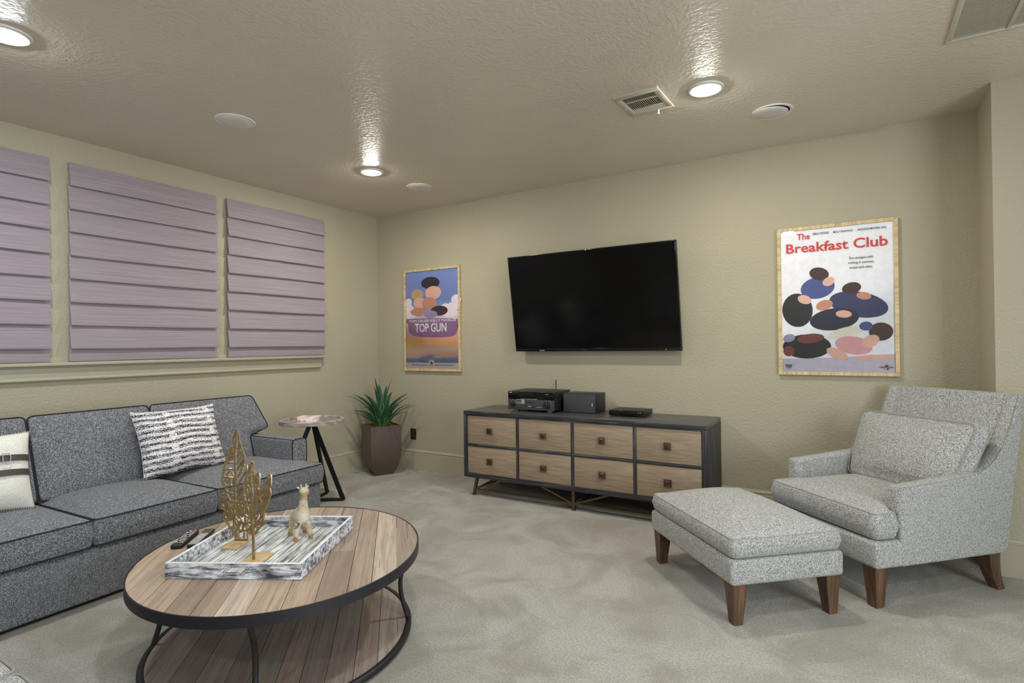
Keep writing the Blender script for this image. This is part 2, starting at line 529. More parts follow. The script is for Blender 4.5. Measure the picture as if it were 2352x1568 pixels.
def m_kilim():
    """black and white hand-woven stripes with stepped diamonds"""
    t = NT('woven_stripe')
    tc = t.n('ShaderNodeTexCoord'); sp = t.n('ShaderNodeSeparateXYZ'); t.l(tc.outputs['UV'], sp.inputs[0])
    u, v = sp.outputs[0], sp.outputs[1]
    wob = t.noise(t.coord('UV', (4, 7, 1)), 1.0, 2)
    zig = t.math('PINGPONG', t.math('MULTIPLY', u, 2.0), 0.5)              # slow chevrons
    vv = t.math('ADD', v, t.math('MULTIPLY', zig, 0.05))
    vv = t.math('ADD', vv, t.math('MULTIPLY', wob, 0.05))
    band = t.math('PINGPONG', t.math('MULTIPLY', vv, 11.0), 0.5)           # broad bands, 0..0.5
    rows = t.math('PINGPONG', t.math('MULTIPLY', vv, 46.0), 0.5)           # single weft rows
    pat = t.noise(t.coord('UV', (9, 22, 1)), 1.0, 2, 0.6)
    dash = t.noise(t.coord('UV', (80, 46, 1)), 1.0, 1, 0.4)
    s = t.math('MULTIPLY', band, 0.72)
    s = t.math('ADD', s, t.math('MULTIPLY', t.math('SUBTRACT', rows, 0.25), 0.75))
    s = t.math('ADD', s, t.math('MULTIPLY', t.math('SUBTRACT', dash, 0.5), 0.75))
    s = t.math('ADD', s, t.math('MULTIPLY', t.math('SUBTRACT', pat, 0.5), 0.45))
    s = t.math('ADD', s, 0.20)
    # two columns of pale stepped diamonds
    du = t.math('ABSOLUTE', t.math('SUBTRACT', t.math('ABSOLUTE', t.math('SUBTRACT', u, 0.58)), 0.25))
    dv = t.math('PINGPONG', t.math('MULTIPLY', v, 5.5), 0.5)
    dm = t.math('ADD', t.math('MULTIPLY', du, 8.0), dv)
    dm = t.math('LESS_THAN', dm, 0.40)
    s = t.math('SUBTRACT', s, t.math('MULTIPLY', dm, 0.20))
    c = t.ramp(s, [(0.34, s2l(238, 232, 228)), (0.40, s2l(182, 175, 180)), (0.46, s2l(64, 61, 72))])
    return t.bsdf(c, 0.95, normal=t.bump(dash, 0.7, 0.005), spec=0.1)
KILIM = m_kilim()

# ------------------------------------------------------------------ the room
H = 2.74
PX = 5.19          # where the television wall meets the projecting wall
PY = -0.45
XR, YB = 7.3, -6.9
def sbox(name, dims, mat, **k):
    bm = BM(); box(bm, *dims)
    return struct(name, bm, mat, smooth=False, **k)
sbox('floor', (-0.12, XR + 0.12, YB - 0.12, 0.12, -0.12, 0.0), CARPET)
sbox('ceiling', (-0.12, XR + 0.12, YB - 0.12, 0.12, H, H + 0.12), CEIL)
sbox('wall_left', (-0.12, 0.0, YB, 0.12, 0.0, H), WALL)
sbox('wall_back', (0.0, PX, 0.0, 0.12, 0.0, H), WALL)
sbox('wall_right', (PX, XR, PY, 0.12, 0.0, H), WALL)
sbox('wall_far_right', (XR, XR + 0.12, YB, PY, 0.0, H), WALL)
sbox('wall_front', (0.0, XR, YB - 0.12, YB, 0.0, H), WALL)

# baseboards: a tall flat board with a stepped moulding on top
BB = [(0, 0), (0.016, 0), (0.016, 0.168), (0.012, 0.172), (0.012, 0.178), (0.017, 0.181), (0.017, 0.188), (0.010, 0.194), (0.006, 0.203), (0, 0.203)]
def baseboard(name, p0, p1, out):
    p0, p1, out = Vector((*p0, 0)), Vector((*p1, 0)), Vector((*out, 0))
    bm = BM()
    rows = [[bm.verts.new(p + out * a + Vector((0, 0, z))) for a, z in BB] for p in (p0, p1)]
    n = len(BB)
    for i in range(n):
        j = (i + 1) % n
        bm.faces.new([rows[0][i], rows[0][j], rows[1][j], rows[1][i]])
    bm.faces.new(rows[0]); bm.faces.new(list(reversed(rows[1])))
    bmesh.ops.recalc_face_normals(bm, faces=bm.faces[:])
    struct(name, bm, TRIM, smooth=False)
baseboard('baseboard_left', (0, YB), (0, 0), (1, 0))
baseboard('baseboard_back', (0.0, 0), (PX, 0), (0, -1))
baseboard('baseboard_return', (PX, 0), (PX, PY), (-1, 0))
baseboard('baseboard_right', (PX - 0.016, PY), (XR, PY), (0, -1))

# window stool and apron under the blinds
st = bpy.data.objects.new('trim_1', None); COL.objects.link(st); st['kind'] = 'structure'
st.location = (0, -2.6, 1.10)
SY0, SY1 = -4.3 + 2.6, -0.765 + 2.6
boxo('stool', (0, 0.062, SY0, SY1, 0.098, 0.122), TRIM, st, bev=0.006, seg=3)
boxo('apron', (0, 0.022, SY0 + 0.02, SY1 - 0.025, 0.022, 0.098), TRIM, st, bev=0.002)
boxo('apron_bead', (0, 0.030, SY0 + 0.02, SY1 - 0.03, 0.0, 0.024), TRIM, st, bev=0.008, seg=3)
boxo('cove', (0, 0.034, SY0 + 0.01, SY1 - 0.012, 0.086, 0.098), TRIM, st, bev=0.005, seg=2)

# window in the right hand wall behind the viewer, where the daylight enters
wn = bpy.data.objects.new('window_1', None); COL.objects.link(wn); wn['kind'] = 'structure'; wn.location = (XR, -4.2, 0.45)
for d in ((-0.06, 0, -1.50, -1.40, 0, 1.8), (-0.06, 0, 1.40, 1.50, 0, 1.8), (-0.06, 0, -1.40, 1.40, 0, 0.06), (-0.06, 0, -1.40, 1.40, 1.74, 1.8)):
    boxo('window_frame', d, TRIM, wn)
boxo('pane', (-0.02, -0.012, -1.40, 1.40, 0.06, 1.74), GLASS, wn, bev=0)

# ------------------------------------------------------------------ roman blinds
def roman_blind(y0, y1, label, seed):
    rnd = random.Random(seed)
    top, bot = 2.572, 1.226
    root = thing('roman_blind', label, 'blind', (0, (y0 + y1) / 2, bot), 0, 'mauve roman blinds on the window wall')
    hw = (y1 - y0) / 2
    hd = boxo('headrail', (0.001, 0.026, -hw + 0.004, hw - 0.004, top - bot - 0.03, top - bot - 0.002), BLIND, root, bev=0.003)
    step = 0.1575
    n = 8
    for i in range(n + 1):
        zt = top - bot - i * step
        zb = zt - step if i < n else 0.0
        last = i == n
        bm = BM()
        NS = 26
        prof0 = [(0.020, zt + (0.0 if i == 0 else 0.012)), (0.026, zt - 0.02), (0.036, (zt + zb) / 2), (0.047, zb + 0.014), (0.049, zb + 0.004), (0.046, zb - 0.002),
                 (0.041, zb + 0.001), (0.036, zb + 0.02), (0.025, (zt + zb) / 2), (0.014, zt - 0.02), (0.013, zt + (0.0 if i == 0 else 0.010))]
        if last:
            prof0 = [(0.016, zt + 0.012), (0.021, zt - 0.02), (0.023, zb + 0.004), (0.021, zb), (0.014, zb + 0.001), (0.010, zt - 0.02), (0.010, zt + 0.010)]
        ph1, ph2 = rnd.uniform(0, 6), rnd.uniform(0, 6)
        rows = []
        ext = rnd.uniform(-0.003, 0.004)
        for k in range(NS + 1):
            t = k / NS
            y = -hw - ext + t * (2 * hw + 2 * ext)
            wv = 0.0016 * math.sin(7 * t + ph1) + 0.0008 * math.sin(17 * t + ph2)
            lift = 0.0015 * math.sin(5 * t + ph2)
            edge = 0.002 * max(0, 1 - min(t, 1 - t) / 0.05)
            rows.append([bm.verts.new((max(0.002, x + (wv + edge) * (0.2 + 0.8 * max(0, min(1, (zt - z) / step)))), y, z + lift * max(0, min(1, (zt - z) / step)))) for x, z in prof0])
        m_ = len(prof0)
        for a, b in zip(rows, rows[1:]):
            for q in range(m_):
                w = (q + 1) % m_
                bm.faces.new([a[q], a[w], b[w], b[q]])
        bm.faces.new(rows[0]); bm.faces.new(list(reversed(rows[-1])))
        bmesh.ops.recalc_face_normals(bm, faces=bm.faces[:])
        obj('bottom_hem' if last else 'fold', bm, BLIND, root, ang=60)
    return root
roman_blind(-1.758, -0.752, 'mauve grey roman blind nearest the corner with the plant', 1)
roman_blind(-2.868, -1.852, 'mauve grey roman blind in the middle, above the sofa back', 2)
roman_blind(-3.990, -2.976, 'mauve grey roman blind cut off by the left edge of the photo', 3)

# ------------------------------------------------------------------ recessed lamps
def recessed_lamp(x, y, label):
    r = thing('recessed_lamp', label, 'ceiling light', (x, y, H), 0, 'round recessed ceiling lamps')
    bm = BM(); lathe(bm, [(0.066, -0.001), (0.068, -0.008), (0.080, -0.012), (0.095, -0.008), (0.098, 0.0)], 40, cap0=False, cap1=False)
    obj('trim_ring', bm, WHITEP, r)
    bm = BM(); lathe(bm, [(0.0675, -0.0035), (0.066, -0.011), (0.056, -0.017), (0.034, -0.021), (0.012, -0.0225)], 32, cap0=True, cap1=True)
    obj('lens', bm, LAMP if y > -2 else LAMPC, r)
recessed_lamp(3.826, -1.240, 'round recessed ceiling lamp next to the square air vent')
recessed_lamp(1.167, -1.213, 'round recessed ceiling lamp near the corner above the plant')
recessed_lamp(1.262, -3.545, 'round recessed ceiling lamp cut off at the upper left')
for x, y, lb in ((3.83, -3.56, 'recessed ceiling lamp over the near end of the coffee table'),
                 (6.45, -3.56, 'unseen recessed ceiling lamp added for fill light on the right behind the viewer'), (3.83, -5.9, 'unseen recessed ceiling lamp added for fill light in the rear middle of the room')):  # the two lamps on this line are unseen, added as fill light
    recessed_lamp(x, y, lb)

# ------------------------------------------------------------------ ceiling speakers
def ceiling_speaker(x, y, label, r=0.118, ajar=False):
    root = thing('ceiling_speaker', label, 'speaker', (x, y, H), 0, 'round white ceiling speakers')
    bm = BM(); lathe(bm, [(r - 0.02, -0.001), (r - 0.018, -0.005), (r - 0.004, -0.006), (r, 0.0)], 44, cap0=False, cap1=False)
    obj('rim', bm, WHITEP, root)
    bm = BM(); lathe(bm, [(r - 0.019, -0.002), (r - 0.019, -0.006), (r - 0.024, -0.009), (0.05, -0.0105), (0.012, -0.011)], 44)
    g = obj('grille', bm, GRILLEW, root)
    bm = BM(); lathe(bm, [(r - 0.02, -0.0015), (r - 0.021, -0.0005)], 40)
    obj('recess', bm, DARKVOID, root)
    if ajar:
        g.rotation_euler = (R(1.8), R(2.2), 0); g.location = (-0.010, -0.006, -0.004)
ceiling_speaker(1.206, -2.415, 'round white ceiling speaker above the middle roman blind')
ceiling_speaker(1.200, -0.664, 'round white ceiling speaker beside the lamp in the corner', 0.112)
ceiling_speaker(4.107, -0.690, 'round white ceiling speaker with grille hanging slightly ajar', 0.120, True)

# ------------------------------------------------------------------ air vent beside the lamp
v = thing('air_vent', 'square beige ceiling air vent with louvres in three banks', 'vent', (3.478, -1.262, H), R(-2))
bm = BM()
W2, D2 = 0.132, 0.160
for d in ((-W2, W2, -D2, -D2 + 0.045), (-W2, W2, D2 - 0.035, D2), (-W2, -W2 + 0.035, -D2 + 0.045, D2 - 0.035), (W2 - 0.035, W2, -D2 + 0.045, D2 - 0.035)):
    box(bm, *d, -0.008, 0.0, bev=0.002)
obj('frame', bm, VENTP, v)
boxo('duct', (-W2 + 0.03, W2 - 0.03, -D2 + 0.03, D2 - 0.03, -0.0015, -0.0003), DARKVOID, v, bev=0)
def louvre(x, y, w, d, tilt, ax):
    bm = BM(); vs = box(bm, -w / 2, w / 2, -d / 2, d / 2, -0.0006, 0.0006)
    o = obj('louvre', bm, VENTP, v, smooth=False, loc=(x, y, -0.0055))
    o.rotation_euler = (tilt, 0, 0) if ax == 'x' else (0, tilt, 0)
for k in range(4):
    louvre(0, -D2 + 0.052 + k * 0.0145, 0.190, 0.010, R(40), 'x')
boxo('crossbar', (-W2 + 0.03, W2 - 0.03, -0.050, -0.043, -0.008, -0.001), VENTP, v, bev=0.001)
for k in range(17):
    louvre(-0.092 + k * 0.0115, 0.008, 0.0065, 0.098, R(28), 'y')
boxo('crossbar', (-W2 + 0.03, W2 - 0.03, 0.060, 0.067, -0.008, -0.001), VENTP, v, bev=0.001)
for k in range(4):
    louvre(0, 0.075 + k * 0.0135, 0.190, 0.013, R(-20), 'x')
bm = BM(); box(bm, 0.036, 0.044, 0.135, 0.146, -0.030, -0.006, bev=0.002); box(bm, 0.034, 0.046, 0.132, 0.149, -0.034, -0.028, bev=0.002)
obj('lever', bm, WHITEP, v)

# large return air grille at the top right
g = thing('return_air_grille', 'large flat return air grille at the upper right ceiling', 'vent', (5.265, -1.45, H), 0)
bm = BM()
GX, GY = 0.35, 0.355
for d in ((-GX, GX, -GY, -GY + 0.022), (-GX, GX, GY - 0.022, GY), (-GX, -GX + 0.022, -GY + 0.022, GY - 0.022), (GX - 0.022, GX, -GY + 0.022, GY - 0.022)):
    box(bm, *d, -0.009, 0.0, bev=0.003)
obj('frame', bm, VENTP, g)
boxo('backing', (-GX + 0.02, GX - 0.02, -GY + 0.02, GY - 0.02, -0.0015, -0.0003), VENTP, g, bev=0)
boxo('mullion', (-0.128, -0.112, -GY + 0.02, GY - 0.02, -0.0075, -0.001), VENTP, g, bev=0.001)
boxo('mullion', (0.112, 0.128, -GY + 0.02, GY - 0.02, -0.0075, -0.001), VENTP, g, bev=0.001)
bm = BM()
for k in range(56):
    y = -GY + 0.026 + k * 0.0117
    vs = box(bm, -GX + 0.02, GX - 0.02, -0.0045, 0.0045, -0.0005, 0.0005)
    xf(bm, vs, Matrix.Translation((0, y, -0.0048)) @ Matrix.Rotation(R(14), 4, 'X'))
tag(obj('louvre_bank', bm, VENTP, g, smooth=False), kind='stuff')

# ------------------------------------------------------------------ wall socket
s = thing('wall_socket', 'dark brown double wall socket between planter and cabinet', 'outlet', (0.511, 0.0, 0.308), 0)
boxo('plate', (-0.038, 0.038, -0.006, -0.0002, 0, 0.116), PLATE, s, bev=0.003)
for zc in (0.036, 0.080):
    bm = BM(); pts = [(0.017 * math.cos(a) , zc + 0.0155 * math.sin(a)) for a in [2 * PI * k / 20 for k in range(20)]]
    prism(bm, pts, -0.0085, -0.004, 'XZ'); so = obj('receptacle', bm, BLACK, s)
    bm = BM()
    for dx in (-0.006, 0.006): box(bm, dx - 0.0012, dx + 0.0012, -0.0088, -0.0080, zc - 0.001, zc + 0.009)
    box(bm, -0.002, 0.002, -0.0088, -0.0080, zc - 0.010, zc - 0.006)
    obj('slots', bm, SILVER, so, smooth=False)
bm = BM(); prism(bm, [(0.003 * math.cos(2 * PI * k / 10), 0.058 + 0.003 * math.sin(2 * PI * k / 10)) for k in range(10)], -0.0072, -0.005, 'XZ')
obj('screw', bm, SILVER, s)

# ------------------------------------------------------------------ sofas
def pipe_path(outline, z, off=0.0):
    n = len(outline)
    out = []
    for i in range(n):
        t = (outline[(i + 1) % n] - outline[i - 1]).normalized()
        q = outline[i] + Vector((t.y, -t.x)) * off
        out.append((q.x, q.y, z))
    return out
def make_sofa(label, loc, rotz, fab, pip):
    """local x runs along the front, y points out of the seat (towards the room)"""
    L = 2.33
    s = thing('sofa', label, 'sofa', loc, rotz)
    bm = BM(); box(bm, 0.004, L - 0.004, -0.93, -0.028, 0.022, 0.292, bev=0.02, seg=3)
    obj('base', bm, fab, s)
    bm = BM(); box(bm, 0.05, L - 0.05, -0.88, -0.075, 0.0, 0.03)
    obj('plinth', bm, IRON2, s, smooth=False)
    bm = BM(); box(bm, 0.02, L - 0.02, -1.02, -0.88, 0.022, 0.80, bev=0.04, seg=4)
    obj('back_frame', bm, fab, s)
    for x0 in (0.0, L - 0.135):
        bm = BM(); box(bm, x0, x0 + 0.135, -1.0, -0.178, 0.022, 0.618, bev=0.028, seg=4)
        a = obj('arm', bm, fab, s)
        pts = round_poly(rect(x0 + 0.004, x0 + 0.131, 0.30, 0.614), [0.004, 0.004, 0.026, 0.026])
        pts = [(q.x, -0.186, q.y) for q in pts if q.y > 0.302]
        k0 = min(range(len(pts)), key=lambda i: (pts[i][2], pts[i][0]))
        bm = BM(); tube(bm, [(x0 + 0.133, -0.186, 0.30)] + [(x0 + 0.133, -0.186, 0.585), (x0 + 0.126, -0.186, 0.608), (x0 + 0.108, -0.186, 0.618), (x0 + 0.027, -0.186, 0.618), (x0 + 0.009, -0.186, 0.608), (x0 + 0.002, -0.186, 0.585), (x0 + 0.002, -0.186, 0.30)], 0.0038, sides=6)
        obj('piping', bm, pip, a)
        bm = BM()
        xi = x0 + (0.133 if x0 < 1 else 0.002)
        tube(bm, [(xi + (-0.012 if x0 < 1 else 0.012), -0.19, 0.612), (xi + (-0.012 if x0 < 1 else 0.012), -0.95, 0.614)], 0.004, sides=6)
        obj('piping', bm, pip, a)
    # seat cushions, the outer ones wrap round the arm fronts
    shapes = [([(0.0, 0.0), (0.0, -0.162), (0.138, -0.162), (0.138, -0.72), (0.828, -0.72), (0.828, 0.0)], [0.03, 0.02, 0.02, 0.03, 0.03, 0.03]),
              ([(0.834, 0.0), (0.834, -0.72), (1.496, -0.72), (1.496, 0.0)], [0.03] * 4),
              ([(1.502, 0.0), (1.502, -0.72), (L - 0.138, -0.72), (L - 0.138, -0.162), (L, -0.162), (L, 0.0)], [0.03, 0.03, 0.03, 0.02, 0.02, 0.03])]
    for sh, rr in shapes:
        out = round_poly(sh, rr, 5)
        cx = sum(p[0] for p in sh) / len(sh)
        c = Vector((min(max(cx, sh[0][0] + 0.36), 2.0), -0.34))
        rnd = random.Random(int(cx * 100))
        bm = BM(); slab(bm, out, 0.296, 0.442, 0.022, 0.042, 0.0, 0.008, 9, c, None, 4, (max(min(p[0] for p in sh), 0.02), min(max(p[0] for p in sh), L - 0.02), -0.74, 0.0))
        sc = obj('seat_cushion', bm, fab, s, ang=60)
        bm = BM()
        tube(bm, pipe_path(out, 0.436, -0.002), 0.0038, True, 6)
        tube(bm, pipe_path(out, 0.303, -0.002), 0.0038, True, 6)
        obj('piping', bm, pip, sc)
    # back cushions in their own plane (x, height) leaning against the frame
    hts = 0.50
    bs = [([(0.138, 0.0), (0.828, 0.0), (0.828, hts), (0.045, hts), (-0.045, 0.225), (0.138, 0.180)], [0.03, 0.03, 0.035, 0.05, 0.03, 0.04]),
          ([(0.834, 0.0), (1.496, 0.0), (1.496, hts), (0.834, hts)], [0.03, 0.03, 0.035, 0.035]),
          ([(1.502, 0.0), (L - 0.138, 0.0), (L - 0.138, 0.180), (L + 0.045, 0.225), (L - 0.045, hts), (1.502, hts)], [0.03, 0.03, 0.04, 0.03, 0.05, 0.035])]
    lean = Matrix.Translation((0, -0.595, 0.445)) @ Matrix.Rotation(R(90 + 19), 4, 'X')
    for sh, rr in bs:
        out = round_poly(sh, rr, 5)
        xs = [p[0] for p in sh]
        c = Vector(((0.48 if xs[0] < 0.5 else (1.165 if xs[0] < 1.2 else L - 0.48)), 0.24))
        bm = BM(); slab(bm, out, -0.135, 0.0, 0.02, 0.026, 0.0, 0.006, 9, c, None, 4)
        bm2 = BM(); tube(bm2, pipe_path(out, -0.006, -0.001), 0.0038, True, 6); tube(bm2, pipe_path(out, -0.128, -0.001), 0.0038, True, 6)
        # slab z (thickness) should face the room: local z -> +y
        flip = Matrix(((1, 0, 0, 0), (0, 1, 0, 0), (0, 0, 1, 0), (0, 0, 0, 1)))
        for b_ in (bm, bm2):
            for v_ in b_.verts:
                x, h, d = v_.co
                a = R(19)
                v_.co = Vector((x, -0.600 - h * math.sin(a) + d * math.cos(a), 0.452 + h * math.cos(a) + d * math.sin(a)))
        bmesh.ops.recalc_face_normals(bm, faces=bm.faces[:])
        bc = obj('back_cushion', bm, fab, s, ang=60)
        obj('piping', bm2, pip, bc)
    return s
SOFA_ROT = math.atan2(-0.9988, 0.0488)
sofa = make_sofa('long charcoal three seat sofa under the window with dark piping', (1.15, -1.70, 0), SOFA_ROT, SOFA, PIPING)
sofa2 = make_sofa('pale grey sofa whose front corner shows at the bottom left', (3.413, -3.905, 0), PI, TWEED, SEAM)
sofa2.rotation_euler = (0, 0, 0)
sofa2.location = (2.585 - 0.831, -3.905, 0)

# ------------------------------------------------------------------ throw pillows
def pillow_point(u, v, w, h, t, side):
    pin = 0.075
    x = u * w / 2 * (1 - pin * (1 - v * v) ** 1.0 * abs(u) ** 2)
    y = v * h / 2 * (1 - pin * (1 - u * u) ** 1.0 * abs(v) ** 2)
    a = max(0.0, (1 - u ** 4)) ** 0.75 * max(0.0, (1 - v ** 4)) ** 0.75
    return Vector((x, y, side * (t / 2 * a + 0.003)))
def pillow(name, w, h, t, mat, parent, rip=0.0, seed=0):
    bm = BM(); N = 26
    uvl = bm.loops.layers.uv.new('UVMap')
    rnd = random.Random(seed)
    ph = [rnd.uniform(0, 6) for _ in range(4)]
    grid = {}
    for sd in (1, -1):
        for i in range(N + 1):
            for j in range(N + 1):
                u = -1 + 2 * i / N; v_ = -1 + 2 * j / N
                p_ = pillow_point(u, v_, w, h, t, sd)
                p_.z += rip * sd * (math.sin(3 * u + ph[0] + 2 * v_) * 0.5 + math.sin(5 * v_ - 2 * u + ph[1]) * 0.5) * (1 - u ** 4) * (1 - v_ ** 4)
                grid[sd, i, j] = bm.verts.new(p_)
        for i in range(N):
            for j in range(N):
                q = [grid[sd, i, j], grid[sd, i + 1, j], grid[sd, i + 1, j + 1], grid[sd, i, j + 1]]
                f = bm.faces.new(q if sd > 0 else list(reversed(q)))
                ij = [(i, j), (i + 1, j), (i + 1, j + 1), (i, j + 1)]
                if sd < 0: ij.reverse()
                for lp, (a, b) in zip(f.loops, ij):
                    lp[uvl].uv = (a / N, b / N)
    ed = [(i, 0) for i in range(N)] + [(N, j) for j in range(N)] + [(N - i, N) for i in range(N)] + [(0, N - j) for j in range(N)]
    for k in range(len(ed)):
        a, b = ed[k], ed[(k + 1) % len(ed)]
        bm.faces.new([grid[-1, a[0], a[1]], grid[-1, b[0], b[1]], grid[1, b[0], b[1]], grid[1, a[0], a[1]]])
    return obj(name, bm, mat, parent, ang=80)
def sofa_pt(a, b, z):
    c, n = math.cos(SOFA_ROT), math.sin(SOFA_ROT)
    return Vector((1.15 + a * c - b * n, -1.70 + a * n + b * c, z))
def pillow_root(name, label, a, b, z, tilt, roll=0.0):
    r = thing(name, label, 'pillow', sofa_pt(a, b, z), 0)
    # local x -> viewer's right, i.e. sofa -x ; local y up, local z towards the room
    ca, na = math.cos(SOFA_ROT), math.sin(SOFA_ROT)
    X = -Vector((ca, na, 0)); Y = Vector((0, 0, 1)); Z = Vector((-na, ca, 0))
    M = Matrix((X, Y, Z)).transposed().to_4x4()
    M = M @ Matrix.Rotation(-tilt, 4, 'X') @ Matrix.Rotation(roll, 4, 'Z')
    M.translation = sofa_pt(a, b, z)
    r.matrix_world = M
    return r
pr = pillow_root('throw_pillow', 'black and white woven throw pillow leaning on the charcoal sofa', 0.742, -0.545, 0.692, R(20), R(0.5))
pillow('cover', 0.56, 0.45, 0.17, KILIM, pr, 0.004, 3)
pr = pillow_root('throw_pillow', 'cream throw pillow with two dark leather straps on the sofa', 1.806, -0.490, 0.674, R(18), R(-3))
pillow('cover', 0.47, 0.42, 0.18, CREAM, pr, 0.006, 5)
for y0 in (0.058, -0.018):
    bm = BM(); rows = []
    for k in range(41):
        u = -1.0 + 2 * k / 40
        row = []
        for dy, off in ((-0.016, 0.0), (-0.016, 0.0022), (0.016, 0.0022), (0.016, 0.0)):
            v_ = (y0 + dy) / 0.21
            p_ = pillow_point(u, v_, 0.47, 0.42, 0.18, 1)
            p_.z += off + 0.0045
            p_.x *= 1.004
            row.append(bm.verts.new(p_))
        rows.append(row)
    for a_, b_ in zip(rows, rows[1:]):
        for q in range(4):
            bm.faces.new([a_[q], a_[(q + 1) % 4], b_[(q + 1) % 4], b_[q]])
    bmesh.ops.recalc_face_normals(bm, faces=bm.faces[:])
    stp = obj('strap', bm, LEATHER, pr)
    if y0 > 0:
        for ux in (0.40, 0.62):
            c = pillow_point(ux, y0 / 0.21, 0.47, 0.42, 0.18, 1)
            if ux == 0.40:
                bm = BM()
                ring = [(c.x + dx, c.y + dy, c.z + 0.013) for dx, dy in ((-0.012, -0.022), (0.016, -0.022), (0.020, 0), (0.016, 0.022), (-0.012, 0.022))]
                tube(bm, ring, 0.0028, True, 8)
                obj('buckle', bm, SILVER, pr)
bm = BM()
for sidev in range(4):
    for k in range(46):
        s_ = -0.98 + 1.96 * k / 45
        u, v_ = [(s_, -1), (1, s_), (s_, 1), (-1, s_)][sidev]
        p_ = pillow_point(u, v_, 0.47, 0.42, 0.18, 1)
        q_ = pillow_point(u * 0.965, v_ * 0.965, 0.47, 0.42, 0.18, 1); q_.z += 0.004
        tube(bm, [(p_.x, p_.y, -0.004), (p_.x * 1.004, p_.y * 1.004, 0.003), q_], 0.0011, sides=4)
tag(obj('edge_stitching', bm, IRON2, pr), kind='stuff')

# ------------------------------------------------------------------ armchair
ch = thing('armchair', 'light grey tweed armchair with low arms and sloping high back', 'armchair', (4.592, -1.26, 0), R(-44.5))
AX0, AX1 = -0.735, 0.03
prof = [(0.136, 0.196), (0.134, 0.583), (0.40, 0.602), (0.58, 0.616), (0.66, 0.634), (0.715, 0.662), (0.765, 0.706), (0.805, 0.762), (0.84, 0.825), (0.875, 0.905), (0.915, 1.012), (0.968, 1.014), (0.885, 0.58), (0.822, 0.200)]
for x0, x1 in ((AX0, AX0 + 0.078), (AX1 - 0.078, AX1)):
    bm = BM(); prism(bm, prof, x0, x1, 'YZ', bev=0.016, seg=4, bang=28)
    a = obj('arm', bm, TWEED, ch, ang=50)
    bm = BM()
    xe = x1 - 0.004 if x0 < -0.5 else x0 + 0.004
    xo = x0 + 0.005 if x0 < -0.5 else x1 - 0.005
    tube(bm, [(xo, y - 0.0, z - 0.003) for y, z in prof[1:11]], 0.0022, sides=5)
    obj('seam', bm, SEAM, a)
bprof = [(0.60, 0.20), (0.615, 0.33), (0.655, 0.46), (0.715, 0.60), (0.775, 0.712), (0.81, 0.762), (0.845, 0.825), (0.88, 0.905), (0.918, 1.014), (0.965, 1.016), (0.880, 0.58), (0.818, 0.200)]
bm = BM(); prism(bm, bprof, AX0 + 0.06, AX1 - 0.06, 'YZ', bev=0.014, seg=4, bang=28)
obj('back', bm, TWEED, ch, ang=50)
bm = BM(); box(bm, AX0 + 0.006, AX1 - 0.006, -0.012, 0.80, 0.194, 0.326, bev=0.02, seg=4)
obj('seat_rail', bm, TWEED, ch)
sh = [(AX0 + 0.012, -0.006), (AX1 - 0.012, -0.006), (AX1 - 0.012, 0.128), (AX1 - 0.082, 0.128), (AX1 - 0.082, 0.64), (AX0 + 0.082, 0.64), (AX0 + 0.082, 0.128), (AX0 + 0.012, 0.128)]
out = round_poly(sh, [0.045, 0.045, 0.02, 0.015, 0.03, 0.03, 0.015, 0.02], 6)
bm = BM(); slab(bm, out, 0.330, 0.468, 0.03, 0.034, 0, 0.012, 9, Vector(((AX0 + AX1) / 2, 0.25)), None, 4)
sc = obj('seat_cushion', bm, TWEED, ch, ang=60)
bm = BM(); tube(bm, pipe_path(out, 0.459, -0.008), 0.0024, True, 5); tube(bm, pipe_path(out, 0.339, -0.008), 0.0024, True, 5)
obj('seam', bm, SEAM, sc)
# loose back pillow
sh = [(AX0 + 0.095, 0.0), (AX1 - 0.095, 0.0), (AX1 - 0.030, 0.17), (AX1 - 0.008, 0.43), (AX0 + 0.03, 0.43), (AX0 + 0.055, 0.16)]
out = round_poly(sh, [0.05, 0.05, 0.03, 0.06, 0.06, 0.03], 6)
def lean_map(b_, th, y0, z0):
    for v_ in b_.verts:
        x, h, d = v_.co
        v_.co = Vector((x, y0 + h * math.sin(th) - d * math.cos(th), z0 + h * math.cos(th) + d * math.sin(th)))
bm = BM(); slab(bm, out, -0.13, 0.0, 0.05, 0.055, 0, 0.012, 9, Vector(((AX0 + AX1) / 2, 0.2)), None, 2.4)
bm2 = BM(); tube(bm2, pipe_path(out, -0.008, -0.010), 0.0024, True, 5)
for b_ in (bm, bm2): lean_map(b_, R(25), 0.475, 0.490)
bmesh.ops.recalc_face_normals(bm, faces=bm.faces[:])
bp = obj('back_pillow', bm, TWEED, ch, ang=60)
obj('seam', bm2, SEAM, bp)
def taper_leg(parent, x, y, top, wt, wb, dx=0, dy=0, z1=0.2, curve=0.0):
    bm = BM(); rows = []
    for k in range(7):
        t = k / 6
        z = z1 * (1 - t)
        w = wt + (wb - wt) * t
        ox = dx * t; oy = dy * t + curve * t * t
        rows.append([bm.verts.new((x + ox + sx * w / 2, y + oy + sy * w / 2, z)) for sx, sy in ((-1, -1), (1, -1), (1, 1), (-1, 1))])
    for a_, b_ in zip(rows, rows[1:]):
        for q in range(4):
            bm.faces.new([a_[q], b_[q], b_[(q + 1) % 4], a_[(q + 1) % 4]])
    bm.faces.new(rows[0]); bm.faces.new(list(reversed(rows[-1])))
    bmesh.ops.recalc_face_normals(bm, faces=bm.faces[:])
    return obj('leg', bm, WALNUT, parent, smooth=False)
taper_leg(ch, AX1 - 0.058, 0.035, 0.2, 0.078, 0.048, 0.004, -0.004, 0.200)
taper_leg(ch, AX0 + 0.058, 0.035, 0.2, 0.078, 0.048, -0.004, -0.004, 0.200)
